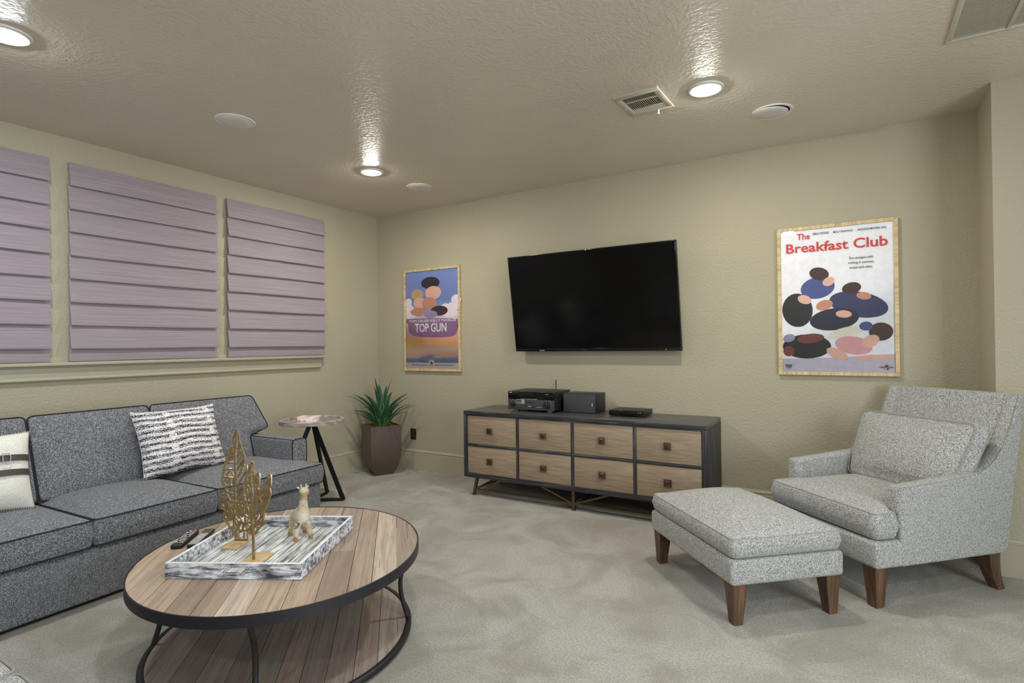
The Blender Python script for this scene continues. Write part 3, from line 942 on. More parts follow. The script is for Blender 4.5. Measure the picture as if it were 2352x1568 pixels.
taper_leg(ch, AX1 - 0.055, 0.755, 0.2, 0.074, 0.046, 0.004, 0.0, 0.205, 0.055)
taper_leg(ch, AX0 + 0.055, 0.755, 0.2, 0.074, 0.046, -0.004, 0.0, 0.205, 0.055)

# ------------------------------------------------------------------ ottoman
ot = thing('ottoman', 'light grey tweed ottoman on walnut legs in front of the armchair', 'ottoman', (4.042, -1.775, 0), R(-47))
OX0, OX1, OY0, OY1 = -0.812, 0.022, -0.030, 0.566
bm = BM(); box(bm, OX0, OX1, OY0, OY1, 0.188, 0.306, bev=0.02, seg=4)
obj('base', bm, TWEED, ot)
out = round_poly(rect(OX0 + 0.002, OX1 - 0.002, OY0 + 0.002, OY1 - 0.002), 0.045, 6)
rn = random.Random(4)
def ott_sag(q, s):
    return 0.006 * math.sin(9 * q.x + 3 * q.y) * (1 - s) + 0.004 * math.sin(17 * q.y + 5 * q.x) * (1 - s)
bm = BM(); slab(bm, out, 0.309, 0.408, 0.028, 0.066, 0, 0.008, 10, None, ott_sag, 2.6)
oc = obj('cushion', bm, TWEED, ot, ang=60)
bm = BM(); tube(bm, pipe_path(out, 0.400, -0.008), 0.0024, True, 5); tube(bm, pipe_path(out, 0.316, -0.010), 0.0026, True, 5)
obj('seam', bm, SEAM, oc)
for x, sx in ((OX1 - 0.052, 1), (OX0 + 0.052, -1)):
    for y, sy in ((OY0 + 0.052, -1), (OY1 - 0.052, 1)):
        taper_leg(ot, x, y, 0.2, 0.076, 0.044, sx * 0.006, sy * 0.006, 0.195)

# ------------------------------------------------------------------ coffee table
TZ = 0.400
ct = thing('coffee_table', 'oval two tier coffee table of reclaimed planks in an iron frame', 'table', (2.325, -2.888, 0), R(133.5))
EA, EB = 0.640, 0.592
def oval_planks(ea, eb, z0, z1, w, mat, name, seed, n_skip=0):
    rnd = random.Random(seed)
    y = -eb
    k = 0
    while y < eb - 0.004:
        ww = w * rnd.uniform(0.82, 1.15)
        y1 = min(y + ww, eb)
        if eb - y1 < 0.03: y1 = eb
        ya, yb_ = y + 0.0012, y1 - 0.0012
        X = lambda yy: ea * math.sqrt(max(0.0, 1 - (yy / eb) ** 2))
        ny = 7
        right = [(X(ya + (yb_ - ya) * i / ny), ya + (yb_ - ya) * i / ny) for i in range(ny + 1)]
        left = [(-x, yy) for x, yy in reversed(right)]
        cuts = [None]
        if rnd.random() < 0.45 and X((ya + yb_) / 2) > 0.35:
            cuts = [rnd.uniform(-0.25, 0.25)]
        dz = rnd.uniform(-0.0012, 0.0008)
        parts = []
        if cuts[0] is None:
            parts = [right + left]
        else:
            c = cuts[0]
            parts = [[(c + 0.0007, ya)] + right + [(c + 0.0007, yb_)], [(c - 0.0007, yb_)] + left + [(c - 0.0007, ya)]]
        for pg in parts:
            cl = []
            for q in pg:
                if not cl or (Vector(q) - Vector(cl[-1])).length > 1e-4: cl.append(q)
            if (Vector(cl[0]) - Vector(cl[-1])).length < 1e-4: cl.pop()
            bm = BM(); prism(bm, cl, z0, z1 + dz, 'XY')
            obj(name, bm, mat, ct, smooth=False)
        y = y1
def oval(ea, eb, z, n=72):
    return [(ea * math.cos(2 * PI * k / n), eb * math.sin(2 * PI * k / n), z) for k in range(n)]
def oval_band(ea, eb, t, z0, z1, n=96):
    bm = BM()
    rows = []
    for (a, b, z) in ((ea - t, eb - t, z1), (ea, eb, z1), (ea, eb, z0), (ea - t, eb - t, z0)):
        rows.append([bm.verts.new((a * math.cos(2 * PI * k / n), b * math.sin(2 * PI * k / n), z)) for k in range(n)])
    for i in range(4):
        a, b = rows[i], rows[(i + 1) % 4]
        for k in range(n):
            q = (k + 1) % n
            bm.faces.new([a[k], b[k], b[q], a[q]])
    bmesh.ops.recalc_face_normals(bm, faces=bm.faces[:])
    return bm
oval_planks(EA - 0.006, EB - 0.006, TZ - 0.032, TZ - 0.0015, 0.098, PLANK, 'plank', 11)
obj('rim', oval_band(EA, EB, 0.0055, TZ - 0.042, TZ), IRON, ct)
SA, SB = 0.586, 0.541
oval_planks(SA - 0.012, SB - 0.012, 0.012, 0.030, 0.105, SHELFWOOD, 'shelf_plank', 23)
bm = BM(); tube(bm, oval(SA, SB, 0.020), 0.015, True, 10)
obj('lower_ring', bm, IRON, ct)
bm = BM(); tube(bm, oval(EA - 0.02, EB - 0.02, TZ - 0.040), 0.007, True, 8)
obj('upper_ring', bm, IRON, ct)
for th in (0, 90, 180, 270):
    c, s_ = math.cos(R(th)), math.sin(R(th))
    rt, rb = (EA, SA) if th % 180 == 0 else (EB, SB)
    pr_ = [(rt - 0.020, TZ - 0.04), (rt - 0.040, 0.315), (rt - 0.070, 0.265), (rt - 0.085, 0.21), (rt - 0.084, 0.15), (rt - 0.074, 0.10), (rb - 0.010, 0.055), (rb, 0.024)]
    path = spline([(r_ * c, r_ * s_, z) for r_, z in pr_], 5)
    bm = BM(); tube(bm, path, 0.0105, sides=10)
    obj('leg', bm, IRON, ct)

# ------------------------------------------------------------------ tray with its slatted floor
TR0 = Vector((2.199, -3.340)); TRA = R(29)
def tray_pt(a, b, z):
    return (TR0.x + a * math.cos(TRA) - b * math.sin(TRA), TR0.y + a * math.sin(TRA) + b * math.cos(TRA), z)
TW, TD, TH, TT = 0.546, 0.604, 0.060, 0.011
tr = thing('serving_tray', 'whitewashed wooden serving tray with cut-out handles on the coffee table', 'tray', tray_pt(0, 0, TZ), TRA)
def pierced_wall(y0, y1):
    """front / back wall with a rectangular hand hole"""
    bm = BM()
    hx0, hx1, hz0, hz1 = 0.222, 0.322, 0.022, 0.045
    for d in ((0, hx0, 0, TH), (hx1, TW, 0, TH), (hx0, hx1, 0, hz0), (hx0, hx1, hz1, TH)):
        box(bm, d[0], d[1], y0, y1, d[2], d[3])
    bmesh.ops.remove_doubles(bm, verts=bm.verts[:], dist=1e-5)
    return bm
for y0 in (0.0, TD - TT):
    w_ = obj('end_wall', pierced_wall(y0, y0 + TT), WHITEWASH, tr, smooth=False)
    boxo('top_edge', (0.0, TW, y0 - 0.0006, y0 + TT + 0.0006, TH - 0.0002, TH + 0.0016), WWEDGE, w_, bev=0.0005)
for x0 in (0.0, TW - TT):
    bm = BM(); box(bm, x0, x0 + TT, TT, TD - TT, 0, TH)
    w_ = obj('side_wall', bm, WHITEWASH, tr, smooth=False)
    w_.rotation_euler = (0, 0, 0)
    boxo('top_edge', (x0 - 0.0006, x0 + TT + 0.0006, TT, TD - TT, TH - 0.0002, TH + 0.0016), WWEDGE, w_, bev=0.0005)
ns = 15
for k in range(ns):
    wv = (TW - 2 * TT) / ns
    x0 = TT + k * wv
    bm = BM(); box(bm, x0 + 0.0018, x0 + wv - 0.0018, TT, TD - TT, 0.0005, 0.0105 + random.uniform(-0.0006, 0.0006), bev=0.0012, seg=1)
    obj('slat', bm, TSLAT, tr, smooth=False)
boxo('floor_panel', (TT, TW - TT, TT, TD - TT, 0.0, 0.006), DARKVOID, tr, bev=0)
TFZ = TZ + 0.0108

# ------------------------------------------------------------------ openwork metal leaves (points are tray-plane a, height)
LEAF_TALL=[[(0.105,0.934),(0.096,0.919),(0.087,0.884),(0.092,0.866),(0.095,0.840),(0.079,0.854),(0.064,0.811),(0.051,0.776),(0.042,0.725),(0.039,0.704),(0.051,0.677),(0.058,0.665),(0.040,0.657),(0.033,0.635),(0.033,0.604),(0.035,0.582),(0.053,0.567),(0.042,0.547),(0.044,0.529),(0.064,0.507),(0.074,0.485),(0.094,0.461),(0.098,0.442),(0.094,0.434),(0.114,0.433),(0.155,0.433)],
[(0.105,0.934),(0.111,0.910),(0.119,0.875),(0.132,0.839),(0.142,0.813),(0.140,0.790),(0.131,0.772),(0.149,0.772),(0.154,0.760),(0.152,0.678),(0.157,0.635),(0.155,0.583),(0.158,0.530),(0.150,0.486),(0.155,0.433)],
[(0.105,0.928),(0.103,0.894),(0.099,0.840),(0.099,0.804),(0.100,0.769),(0.103,0.716),(0.100,0.681),(0.099,0.644),(0.104,0.609),(0.100,0.565),(0.100,0.512),(0.107,0.468),(0.114,0.434)],
[(0.107,0.919),(0.101,0.868),(0.110,0.845),(0.119,0.871)],
[(0.106,0.813),(0.124,0.839)],
[(0.106,0.779),(0.124,0.808),(0.133,0.832)],
[(0.107,0.751),(0.131,0.790),(0.140,0.804)],
[(0.111,0.716),(0.127,0.748),(0.131,0.772)],
[(0.108,0.674),(0.132,0.716),(0.151,0.751)],
[(0.108,0.651),(0.141,0.685),(0.154,0.737)],
[(0.110,0.618),(0.119,0.642),(0.130,0.657),(0.152,0.678)],
[(0.122,0.609),(0.139,0.630),(0.155,0.635)],
[(0.095,0.840),(0.081,0.825),(0.070,0.804),(0.095,0.808)],
[(0.099,0.811),(0.093,0.824),(0.081,0.847)],
[(0.070,0.802),(0.061,0.795)],
[(0.099,0.783),(0.077,0.785),(0.060,0.781)],
[(0.098,0.751),(0.084,0.756),(0.066,0.755),(0.051,0.751)],
[(0.102,0.716),(0.074,0.718),(0.045,0.723)],
[(0.058,0.727),(0.075,0.746)],
[(0.098,0.716),(0.084,0.742)],
[(0.100,0.681),(0.074,0.681),(0.054,0.673)],
[(0.061,0.691),(0.071,0.707),(0.069,0.721)],
[(0.051,0.698),(0.058,0.718)],
[(0.076,0.681),(0.076,0.709)],
[(0.092,0.682),(0.091,0.709)],
[(0.099,0.644),(0.077,0.648),(0.065,0.653),(0.058,0.665)],
[(0.072,0.618),(0.059,0.649)],
[(0.099,0.614),(0.092,0.632),(0.076,0.641)],
[(0.043,0.618),(0.052,0.630),(0.054,0.646)],
[(0.041,0.612),(0.057,0.611),(0.072,0.618),(0.099,0.613)],
[(0.068,0.604),(0.075,0.565),(0.091,0.530),(0.091,0.494),(0.114,0.477)],
[(0.063,0.605),(0.062,0.561),(0.075,0.556),(0.073,0.538),(0.064,0.521)],
[(0.053,0.567),(0.062,0.561)],
[(0.091,0.530),(0.073,0.524)],
[(0.082,0.489),(0.114,0.480),(0.136,0.477),(0.156,0.480)],
[(0.094,0.442),(0.114,0.466),(0.139,0.477)],
[(0.116,0.435),(0.112,0.459)],
[(0.135,0.435),(0.138,0.473)],
[(0.153,0.436),(0.152,0.472)],
[(0.074,0.485),(0.091,0.494)],
[(0.093,0.576),(0.091,0.538)],
[(0.104,0.583),(0.122,0.590),(0.155,0.586)],
[(0.100,0.547),(0.126,0.554),(0.154,0.551)],
[(0.102,0.512),(0.129,0.516),(0.156,0.516)],
[(0.062,0.598),(0.060,0.589),(0.054,0.584),(0.047,0.584),(0.042,0.589),(0.040,0.597),(0.042,0.606),(0.047,0.611),(0.054,0.611),(0.060,0.606),(0.062,0.598)],
[(0.073,0.544),(0.071,0.536),(0.065,0.531),(0.058,0.531),(0.052,0.536),(0.049,0.544),(0.052,0.551),(0.058,0.556),(0.065,0.556),(0.071,0.551),(0.073,0.544)],
[(0.100,0.480),(0.098,0.472),(0.092,0.468),(0.085,0.468),(0.080,0.472),(0.078,0.480),(0.080,0.488),(0.086,0.493),(0.092,0.493),(0.098,0.488),(0.100,0.480)]]
LEAF_SHORT=[[(0.279,0.411),(0.280,0.482),(0.280,0.533),(0.277,0.560),(0.277,0.589),(0.276,0.638),(0.280,0.687),(0.277,0.720),(0.272,0.761),(0.272,0.789),(0.277,0.818)],
[(0.280,0.533),(0.267,0.528),(0.256,0.542),(0.240,0.542),(0.226,0.544),(0.212,0.549),(0.199,0.563),(0.198,0.597),(0.183,0.635),(0.175,0.657),(0.190,0.664),(0.215,0.661),(0.241,0.658),(0.252,0.662)],
[(0.256,0.645),(0.252,0.662),(0.243,0.687),(0.242,0.720),(0.242,0.738),(0.251,0.745),(0.254,0.768),(0.261,0.790),(0.268,0.812),(0.278,0.825),(0.282,0.818),(0.276,0.794),(0.287,0.772),(0.297,0.772),(0.308,0.781),(0.310,0.761),(0.307,0.729),(0.304,0.720),(0.312,0.707),(0.327,0.725),(0.346,0.753),(0.351,0.776),(0.358,0.769),(0.358,0.729),(0.354,0.720),(0.357,0.692),(0.348,0.668),(0.343,0.651),(0.330,0.622),(0.327,0.590),(0.343,0.586),(0.331,0.573),(0.305,0.549),(0.299,0.536),(0.289,0.529),(0.280,0.533)],
[(0.281,0.590),(0.283,0.614),(0.286,0.650),(0.300,0.698),(0.302,0.733),(0.302,0.769)],
[(0.286,0.590),(0.296,0.645),(0.308,0.692),(0.312,0.707)],
[(0.284,0.590),(0.293,0.616),(0.306,0.625),(0.315,0.654),(0.313,0.687),(0.335,0.715),(0.337,0.736),(0.349,0.753)],
[(0.315,0.654),(0.322,0.661),(0.333,0.687),(0.337,0.715)],
[(0.315,0.645),(0.333,0.661),(0.345,0.703),(0.349,0.736),(0.353,0.761)],
[(0.315,0.622),(0.321,0.620),(0.331,0.645),(0.343,0.671),(0.352,0.690)],
[(0.286,0.577),(0.299,0.598),(0.305,0.619),(0.315,0.632)],
[(0.292,0.572),(0.313,0.593),(0.316,0.619)],
[(0.297,0.567),(0.324,0.585),(0.327,0.593)],
[(0.323,0.619),(0.323,0.586)],
[(0.281,0.565),(0.297,0.565),(0.306,0.551)],
[(0.286,0.565),(0.309,0.567),(0.332,0.577)],
[(0.277,0.589),(0.268,0.593),(0.260,0.635),(0.256,0.645)],
[(0.276,0.622),(0.273,0.638),(0.266,0.650),(0.256,0.645)],
[(0.277,0.638),(0.286,0.635),(0.293,0.648),(0.303,0.687)],
[(0.274,0.720),(0.284,0.732),(0.286,0.769)],
[(0.254,0.737),(0.272,0.756)],
[(0.272,0.737),(0.287,0.745),(0.289,0.771)],
[(0.295,0.740),(0.302,0.768)],
[(0.294,0.729),(0.307,0.737)],
[(0.252,0.662),(0.265,0.661),(0.277,0.664)],
[(0.250,0.716),(0.264,0.723),(0.275,0.694),(0.260,0.692),(0.250,0.715)],
[(0.243,0.687),(0.253,0.682),(0.260,0.692)],
[(0.251,0.638),(0.236,0.638),(0.220,0.630),(0.200,0.635),(0.183,0.635)],
[(0.243,0.635),(0.246,0.609),(0.249,0.581),(0.244,0.573)],
[(0.256,0.638),(0.253,0.622),(0.246,0.609)],
[(0.233,0.638),(0.230,0.615),(0.226,0.597),(0.242,0.573),(0.271,0.576)],
[(0.200,0.631),(0.204,0.602),(0.219,0.581),(0.242,0.573)],
[(0.220,0.630),(0.213,0.615),(0.201,0.601)],
[(0.241,0.571),(0.235,0.542)],
[(0.219,0.580),(0.221,0.553)],
[(0.201,0.596),(0.209,0.573),(0.219,0.555)],
[(0.246,0.609),(0.266,0.593)],
[(0.190,0.664),(0.193,0.638)],
[(0.215,0.661),(0.205,0.635)],
[(0.233,0.659),(0.226,0.645),(0.220,0.632)],
[(0.256,0.542),(0.276,0.563)],
[(0.267,0.528),(0.274,0.554)],
[(0.276,0.675),(0.274,0.668),(0.271,0.664),(0.266,0.664),(0.262,0.668),(0.261,0.675),(0.262,0.681),(0.266,0.686),(0.271,0.686),(0.275,0.681),(0.276,0.675)],
[(0.276,0.734),(0.274,0.727),(0.270,0.723),(0.265,0.723),(0.260,0.727),(0.259,0.734),(0.261,0.740),(0.265,0.744),(0.270,0.744),(0.274,0.740),(0.276,0.734)],
[(0.285,0.779),(0.284,0.772),(0.281,0.768),(0.277,0.768),(0.274,0.772),(0.273,0.779),(0.275,0.786),(0.278,0.790),(0.281,0.790),(0.284,0.786),(0.285,0.779)],
[(0.270,0.772),(0.269,0.766),(0.266,0.762),(0.264,0.762),(0.261,0.766),(0.260,0.772),(0.261,0.779),(0.264,0.783),(0.267,0.783),(0.269,0.779),(0.270,0.772)],
[(0.201,0.649),(0.199,0.645),(0.195,0.642),(0.191,0.642),(0.187,0.645),(0.185,0.649),(0.187,0.654),(0.191,0.657),(0.195,0.657),(0.199,0.654),(0.201,0.649)],
[(0.220,0.647),(0.218,0.643),(0.215,0.640),(0.211,0.640),(0.208,0.643),(0.206,0.647),(0.208,0.651),(0.211,0.654),(0.215,0.654),(0.218,0.651),(0.220,0.647)],
[(0.249,0.649),(0.247,0.644),(0.244,0.641),(0.239,0.641),(0.235,0.644),(0.234,0.649),(0.235,0.653),(0.239,0.656),(0.244,0.656),(0.247,0.653),(0.249,0.649)],
[(0.239,0.558),(0.238,0.549),(0.233,0.544),(0.228,0.544),(0.224,0.549),(0.222,0.557),(0.224,0.566),(0.228,0.572),(0.233,0.572),(0.238,0.566),(0.239,0.558)],
[(0.268,0.554),(0.265,0.547),(0.258,0.542),(0.249,0.542),(0.242,0.547),(0.240,0.554),(0.243,0.562),(0.250,0.567),(0.258,0.567),(0.266,0.562),(0.268,0.554)],
[(0.300,0.547),(0.299,0.541),(0.295,0.538),(0.290,0.538),(0.285,0.541),(0.284,0.547),(0.285,0.553),(0.290,0.557),(0.295,0.557),(0.299,0.553),(0.300,0.547)]]

def leaf_sculpture(name, label, strokes, b, base, foot_z, stroke_r):
    root = thing(name, label, 'sculpture', tray_pt(base[0], base[1], TFZ), TRA, 'openwork leaf sculptures')
    bx, by, bw, bd = base
    boxo('base', (-bw / 2, bw / 2, -bd / 2, bd / 2, 0, 0.008), BRASSBASE, root, bev=0.0012)
    bm = BM()
    nrm = Vector((0, 1, 0))
    for si, st_ in enumerate(strokes):
        pts = [Vector((a - bx, b - by, max(z - TFZ, 0.004))) for a, z in st_]
        # slight cupping of the cast leaf
        for p_ in pts:
            p_.y += 0.10 * (p_.x) ** 2 * 2 - 0.02 * math.sin(p_.z * 7) * 0.4
        cl = (pts[0] - pts[-1]).length < 1e-4 and len(pts) > 6
        if cl: pts = pts[:-1]
        path = spline(pts, 3, cl) if len(pts) > 2 else pts
        tube(bm, path, stroke_r * (1.35 if si == (2 if b > 0.3 else 0) else 1.0), cl, 6, flat=(nrm, 0.75))
    obj('blade', bm, BRASS, root)
    return root
leaf_sculpture('leaf_sculpture', 'tall antique brass openwork leaf sculpture at the back of the tray', LEAF_TALL, 0.339, (0.100, 0.345, 0.075, 0.140), 0, 0.0049)
leaf_sculpture('leaf_sculpture', 'shorter brass lobed leaf on a stem, nearer the tray front', LEAF_SHORT, 0.150, (0.285, 0.165, 0.085, 0.130), 0, 0.0049)

# ------------------------------------------------------------------ giraffe figurine
gr = thing('giraffe_figurine', 'small carved pale wood giraffe standing in the tray', 'figurine', tray_pt(0.353, 0.440, TFZ), TRA + math.atan2(-0.093, 0.073))
def skin(name, nodes, edges, mat, parent, lv=2, root_i=0):
    me = bpy.data.meshes.new(name)
    me.from_pydata([n[:3] for n in nodes], edges, [])
    o = link(name, me, parent)
    sk = o.modifiers.new('skin', 'SKIN'); sk.use_smooth_shade = True
    lay = me.skin_vertices[0].data
    for i, n in enumerate(nodes):
        lay[i].radius = (n[3], n[4] if len(n) > 4 else n[3])
    lay[root_i].use_root = True
    ss = o.modifiers.new('sub', 'SUBSURF'); ss.levels = lv; ss.render_levels = lv
    me.materials.append(mat)
    return o
# local x forward, y to its left, z up
nodes = [(-0.050, 0, 0.106, 0.031, 0.029),      # 0 pelvis
         (-0.010, 0, 0.108, 0.032, 0.031),      # 1 trunk
         (0.030, 0, 0.114, 0.034, 0.034),       # 2 chest
         (0.046, 0, 0.145, 0.027, 0.027),       # 3 neck base
         (0.053, 0, 0.180, 0.0185, 0.0185),       # 4
         (0.055, 0, 0.208, 0.0165, 0.0165),       # 5 neck top
         (0.060, 0, 0.236, 0.025, 0.025),       # 6 poll
         (0.078, 0, 0.226, 0.021, 0.021),     # 7 muzzle
         (0.092, 0, 0.219, 0.017, 0.0165)]      # 8 nose
edges = [(0, 1), (1, 2), (2, 3), (3, 4), (4, 5), (5, 6), (6, 7), (7, 8)]
for sx_, sy_, hip in ((-0.060, 1, 0), (-0.060, -1, 0), (0.040, 1, 2), (0.040, -1, 2)):
    i0 = len(nodes)
    yy = 0.034 * sy_
    nodes += [(sx_ + 0.003, 0.017 * sy_, 0.084, 0.021), (sx_, 0.026 * sy_, 0.056, 0.0145), (sx_ + 0.002, 0.031 * sy_, 0.026, 0.0112), (sx_ + 0.003, yy, 0.008, 0.0112)]
    edges += [(hip, i0), (i0, i0 + 1), (i0 + 1, i0 + 2), (i0 + 2, i0 + 3)]
skin('body', nodes, edges, GIRAFFE, gr)
for sx_ in (-0.057, 0.043):
    for sy_ in (1, -1):
        bm = BM(); lathe(bm, [(0.0092, 0.0), (0.0102, 0.008), (0.0100, 0.018), (0.0088, 0.023)], 14, cx=sx_, cy=0.034 * sy_)
        obj('hoof', bm, HOOF, gr)
for sy_ in (1, -1):
    bm = BM(); tube(bm, [(0.058, 0.010 * sy_, 0.246), (0.057, 0.0115 * sy_, 0.256), (0.057, 0.0118 * sy_, 0.260)], [0.004, 0.0036, 0.0044], sides=8)
    obj('horn', bm, GIRAFFE, gr)
    bm = BM(); tube(bm, [(0.050, 0.013 * sy_, 0.240), (0.046, 0.021 * sy_, 0.244), (0.043, 0.027 * sy_, 0.248)], [0.0045, 0.0055, 0.0014], sides=8)
    obj('ear', bm, GIRAFFE, gr)
bm = BM(); tube(bm, [(-0.070, 0, 0.114), (-0.082, 0, 0.096), (-0.084, 0, 0.074)], [0.004, 0.003, 0.004], sides=6)
obj('tail', bm, GIRAFFE, gr)

# ------------------------------------------------------------------ remote controls
def remote(label, x, y, rz, L_, W_, T_, top, body, seed):
    r = thing('remote_control', label, 'remote', (x, y, TZ), rz, 'remote controls on the coffee table')
    bm = BM(); box(bm, -L_ / 2, L_ / 2, -W_ / 2, W_ / 2, 0.0, T_, bev=0.006, seg=3)
    obj('body', bm, body, r)
    boxo('face', (-L_ / 2 + 0.006, L_ / 2 - 0.006, -W_ / 2 + 0.004, W_ / 2 - 0.004, T_ - 0.001, T_ + 0.0009), top, r, bev=0.0006)
    return r, T_ + 0.0006
RA = R(131.5)
r1, zt = remote('black remote control with rows of pale buttons at the table edge', 1.838, -3.072, RA, 0.205, 0.050, 0.019, BLACK, BLACK, 1)
for i in range(11):
    for j in range(4):
        if (i * 3 + j) % 7 == 5: continue
        bm = BM(); box(bm, -0.080 + i * 0.0155, -0.071 + i * 0.0155, -0.019 + j * 0.0105, -0.0125 + j * 0.0105, zt, zt + 0.0024, bev=0.0008, seg=1)
        obj('button', bm, SILVER if (i + j) % 4 else WHITEP, r1, smooth=False)
for yy in (-0.012, 0.012):
    bm = BM(); lathe(bm, [(0.0055, zt), (0.005, zt + 0.003)], 14, cx=0.092, cy=yy)
    obj('button', bm, plain('remote_pink', s2l(206, 110, 104), 0.5), r1)
r2, zt = remote('silver faced remote control lying between the tray and the black remote', 1.884, -3.022, RA, 0.225, 0.047, 0.017, SILVER, BLACK, 2)
for i in range(5):
    for j in range(4):
        bm = BM(); box(bm, 0.045 + i * 0.0125, 0.052 + i * 0.0125, -0.017 + j * 0.0095, -0.011 + j * 0.0095, zt, zt + 0.0022, bev=0.0006, seg=1)
        obj('button', bm, BLACK, r2, smooth=False)
bm = BM(); tube(bm, [(0.005 + 0.012 * math.cos(2 * PI * k / 20), 0.012 * math.sin(2 * PI * k / 20), zt + 0.0004) for k in range(20)], 0.0012, True, 6)
obj('dial', bm, WHITEP, r2)
for j in range(3):
    bm = BM(); box(bm, -0.028, -0.022, -0.012 + j * 0.009, -0.006 + j * 0.009, zt, zt + 0.0018, bev=0.0005, seg=1)
    obj('button', bm, WHITEP, r2, smooth=False)

# ------------------------------------------------------------------ side table
SX, SYY, SZ = 0.575, -1.350, 0.690
sd = thing('side_table', 'round side table with mirrored top and black iron tripod beside the sofa', 'table', (SX, SYY, 0), 0)
SR = 0.262
bm = BM(); lathe(bm, [(SR - 0.026, SZ - 0.012), (SR - 0.026, SZ - 0.0006), (SR - 0.025, SZ), (SR - 0.001, SZ), (SR, SZ - 0.001), (SR, SZ - 0.028), (SR - 0.002, SZ - 0.031), (SR - 0.026, SZ - 0.031), (SR - 0.026, SZ - 0.012)], 64, cap0=False, cap1=False)
bmesh.ops.remove_doubles(bm, verts=bm.verts[:], dist=1e-6)
obj('rim', bm, RIMWOOD, sd, ang=30)
bm = BM(); lathe(bm, [(SR - 0.025, SZ - 0.020), (SR - 0.025, SZ - 0.009)], 64)
obj('mirror_top', bm, MIRROR, sd)
bm = BM(); lathe(bm, [(SR - 0.025, SZ - 0.030), (SR - 0.025, SZ - 0.020)], 48)
obj('underside', bm, IRON2, sd)
F1, F2, F3 = Vector((0.824 - SX, -1.235 - SYY, 0)), Vector((0.385 - SX, -1.545 - SYY, 0)), Vector((0.520 - SX, -1.150 - SYY, 0))
def flatleg(a, b, w=0.042, t=0.012):
    bm = BM()
    a, b = Vector(a), Vector(b)
    tt_ = (b - a).normalized()
    side = tt_.cross(Vector((0, 0, 1))).normalized()
    rad = Vector((b.x, b.y, 0)).normalized()
    wv = (rad - tt_ * rad.dot(tt_)).normalized()
    bar(bm, a, b, w, t, upv=tt_.cross(wv))
    return bm
AP = SZ - 0.032
for f in (F1, F2, F3):
    d = Vector((f.x, f.y, 0)).normalized()
    obj('leg', flatleg(Vector((d.x * 0.012, d.y * 0.012, AP)), f + Vector((0, 0, 0.006)), 0.036, 0.014), IRON2, sd, smooth=False)
bm = BM(); bar(bm, F1 + Vector((0, 0, 0.012)), F2 + Vector((0, 0, 0.012)), 0.016, 0.024)
obj('foot_bar', bm, IRON2, sd, smooth=False)
bm = BM(); bar(bm, F3 + Vector((0, 0, 0.012)), (F1 + F2) / 2 + Vector((0, 0, 0.012)), 0.016, 0.022)
obj('foot_bar', bm, IRON2, sd, smooth=False)
bm = BM(); lathe(bm, [(0.05, AP - 0.006), (0.05, AP + 0.002)], 24)
obj('top_plate', bm, IRON2, sd)
cb = thing('card_box', 'small pink and white box on the mirrored side table', 'box', (SX - 0.022, SYY - 0.012, SZ - 0.0085), R(31))
boxo('carton', (-0.078, 0.078, -0.06, 0.06, 0, 0.026), PINKW, cb, bev=0.001)
boxo('lid', (-0.079, 0.079, -0.061, 0.061, 0.026, 0.034), WHITEP, cb, bev=0.001)
boxo('stripe', (-0.0795, -0.05, -0.0615, 0.0615, 0.0, 0.006), plain('box_pink', s2l(224, 120, 116), 0.5), cb, bev=0.0005)
for k in range(3):
    boxo('print_block', (-0.07 + 0.05 * k, -0.032 + 0.05 * k, -0.05 + 0.012 * k, 0.03, 0.0338, 0.0346), [PINKW, plain('box_teal', s2l(120, 150, 150), 0.5), PINKW][k], cb, bev=0.0002)

# ------------------------------------------------------------------ planter
PXC, PYC = 0.372, -0.333
pt = thing('potted_plant', 'tall bronze square planter with spiky green plant in the corner', 'plant', (PXC, PYC, 0), R(-72 + 45))
bm = BM()
prof = [(0.096, 0.0), (0.118, 0.055), (0.139, 0.12), (0.153, 0.19), (0.159, 0.26), (0.160, 0.33), (0.158, 0.41), (0.155, 0.50), (0.143, 0.50), (0.143, 0.470)]
rows = []
for hw, z in prof:
    rows.append([bm.verts.new((sx * hw, sy * hw, z)) for sx, sy in ((-1, -1), (1, -1), (1, 1), (-1, 1))])
for a_, b_ in zip(rows, rows[1:]):
    for q in range(4):
        bm.faces.new([a_[q], a_[(q + 1) % 4], b_[(q + 1) % 4], b_[q]])
bm.faces.new(list(reversed(rows[0])))
obj('pot', bm, POTM, pt, ang=30)
bm = BM()
n_ = 12
gv = [[bm.verts.new((-0.143 + 0.286 * i / n_, -0.143 + 0.286 * j / n_, 0.482 + 0.010 * math.sin(i * 2.3 + j * 1.7) + random.uniform(-0.004, 0.006))) for j in range(n_ + 1)] for i in range(n_ + 1)]
for i in range(n_):
    for j in range(n_):
        bm.faces.new([gv[i][j], gv[i + 1][j], gv[i + 1][j + 1], gv[i][j + 1]])
obj('moss', bm, SOIL, pt)
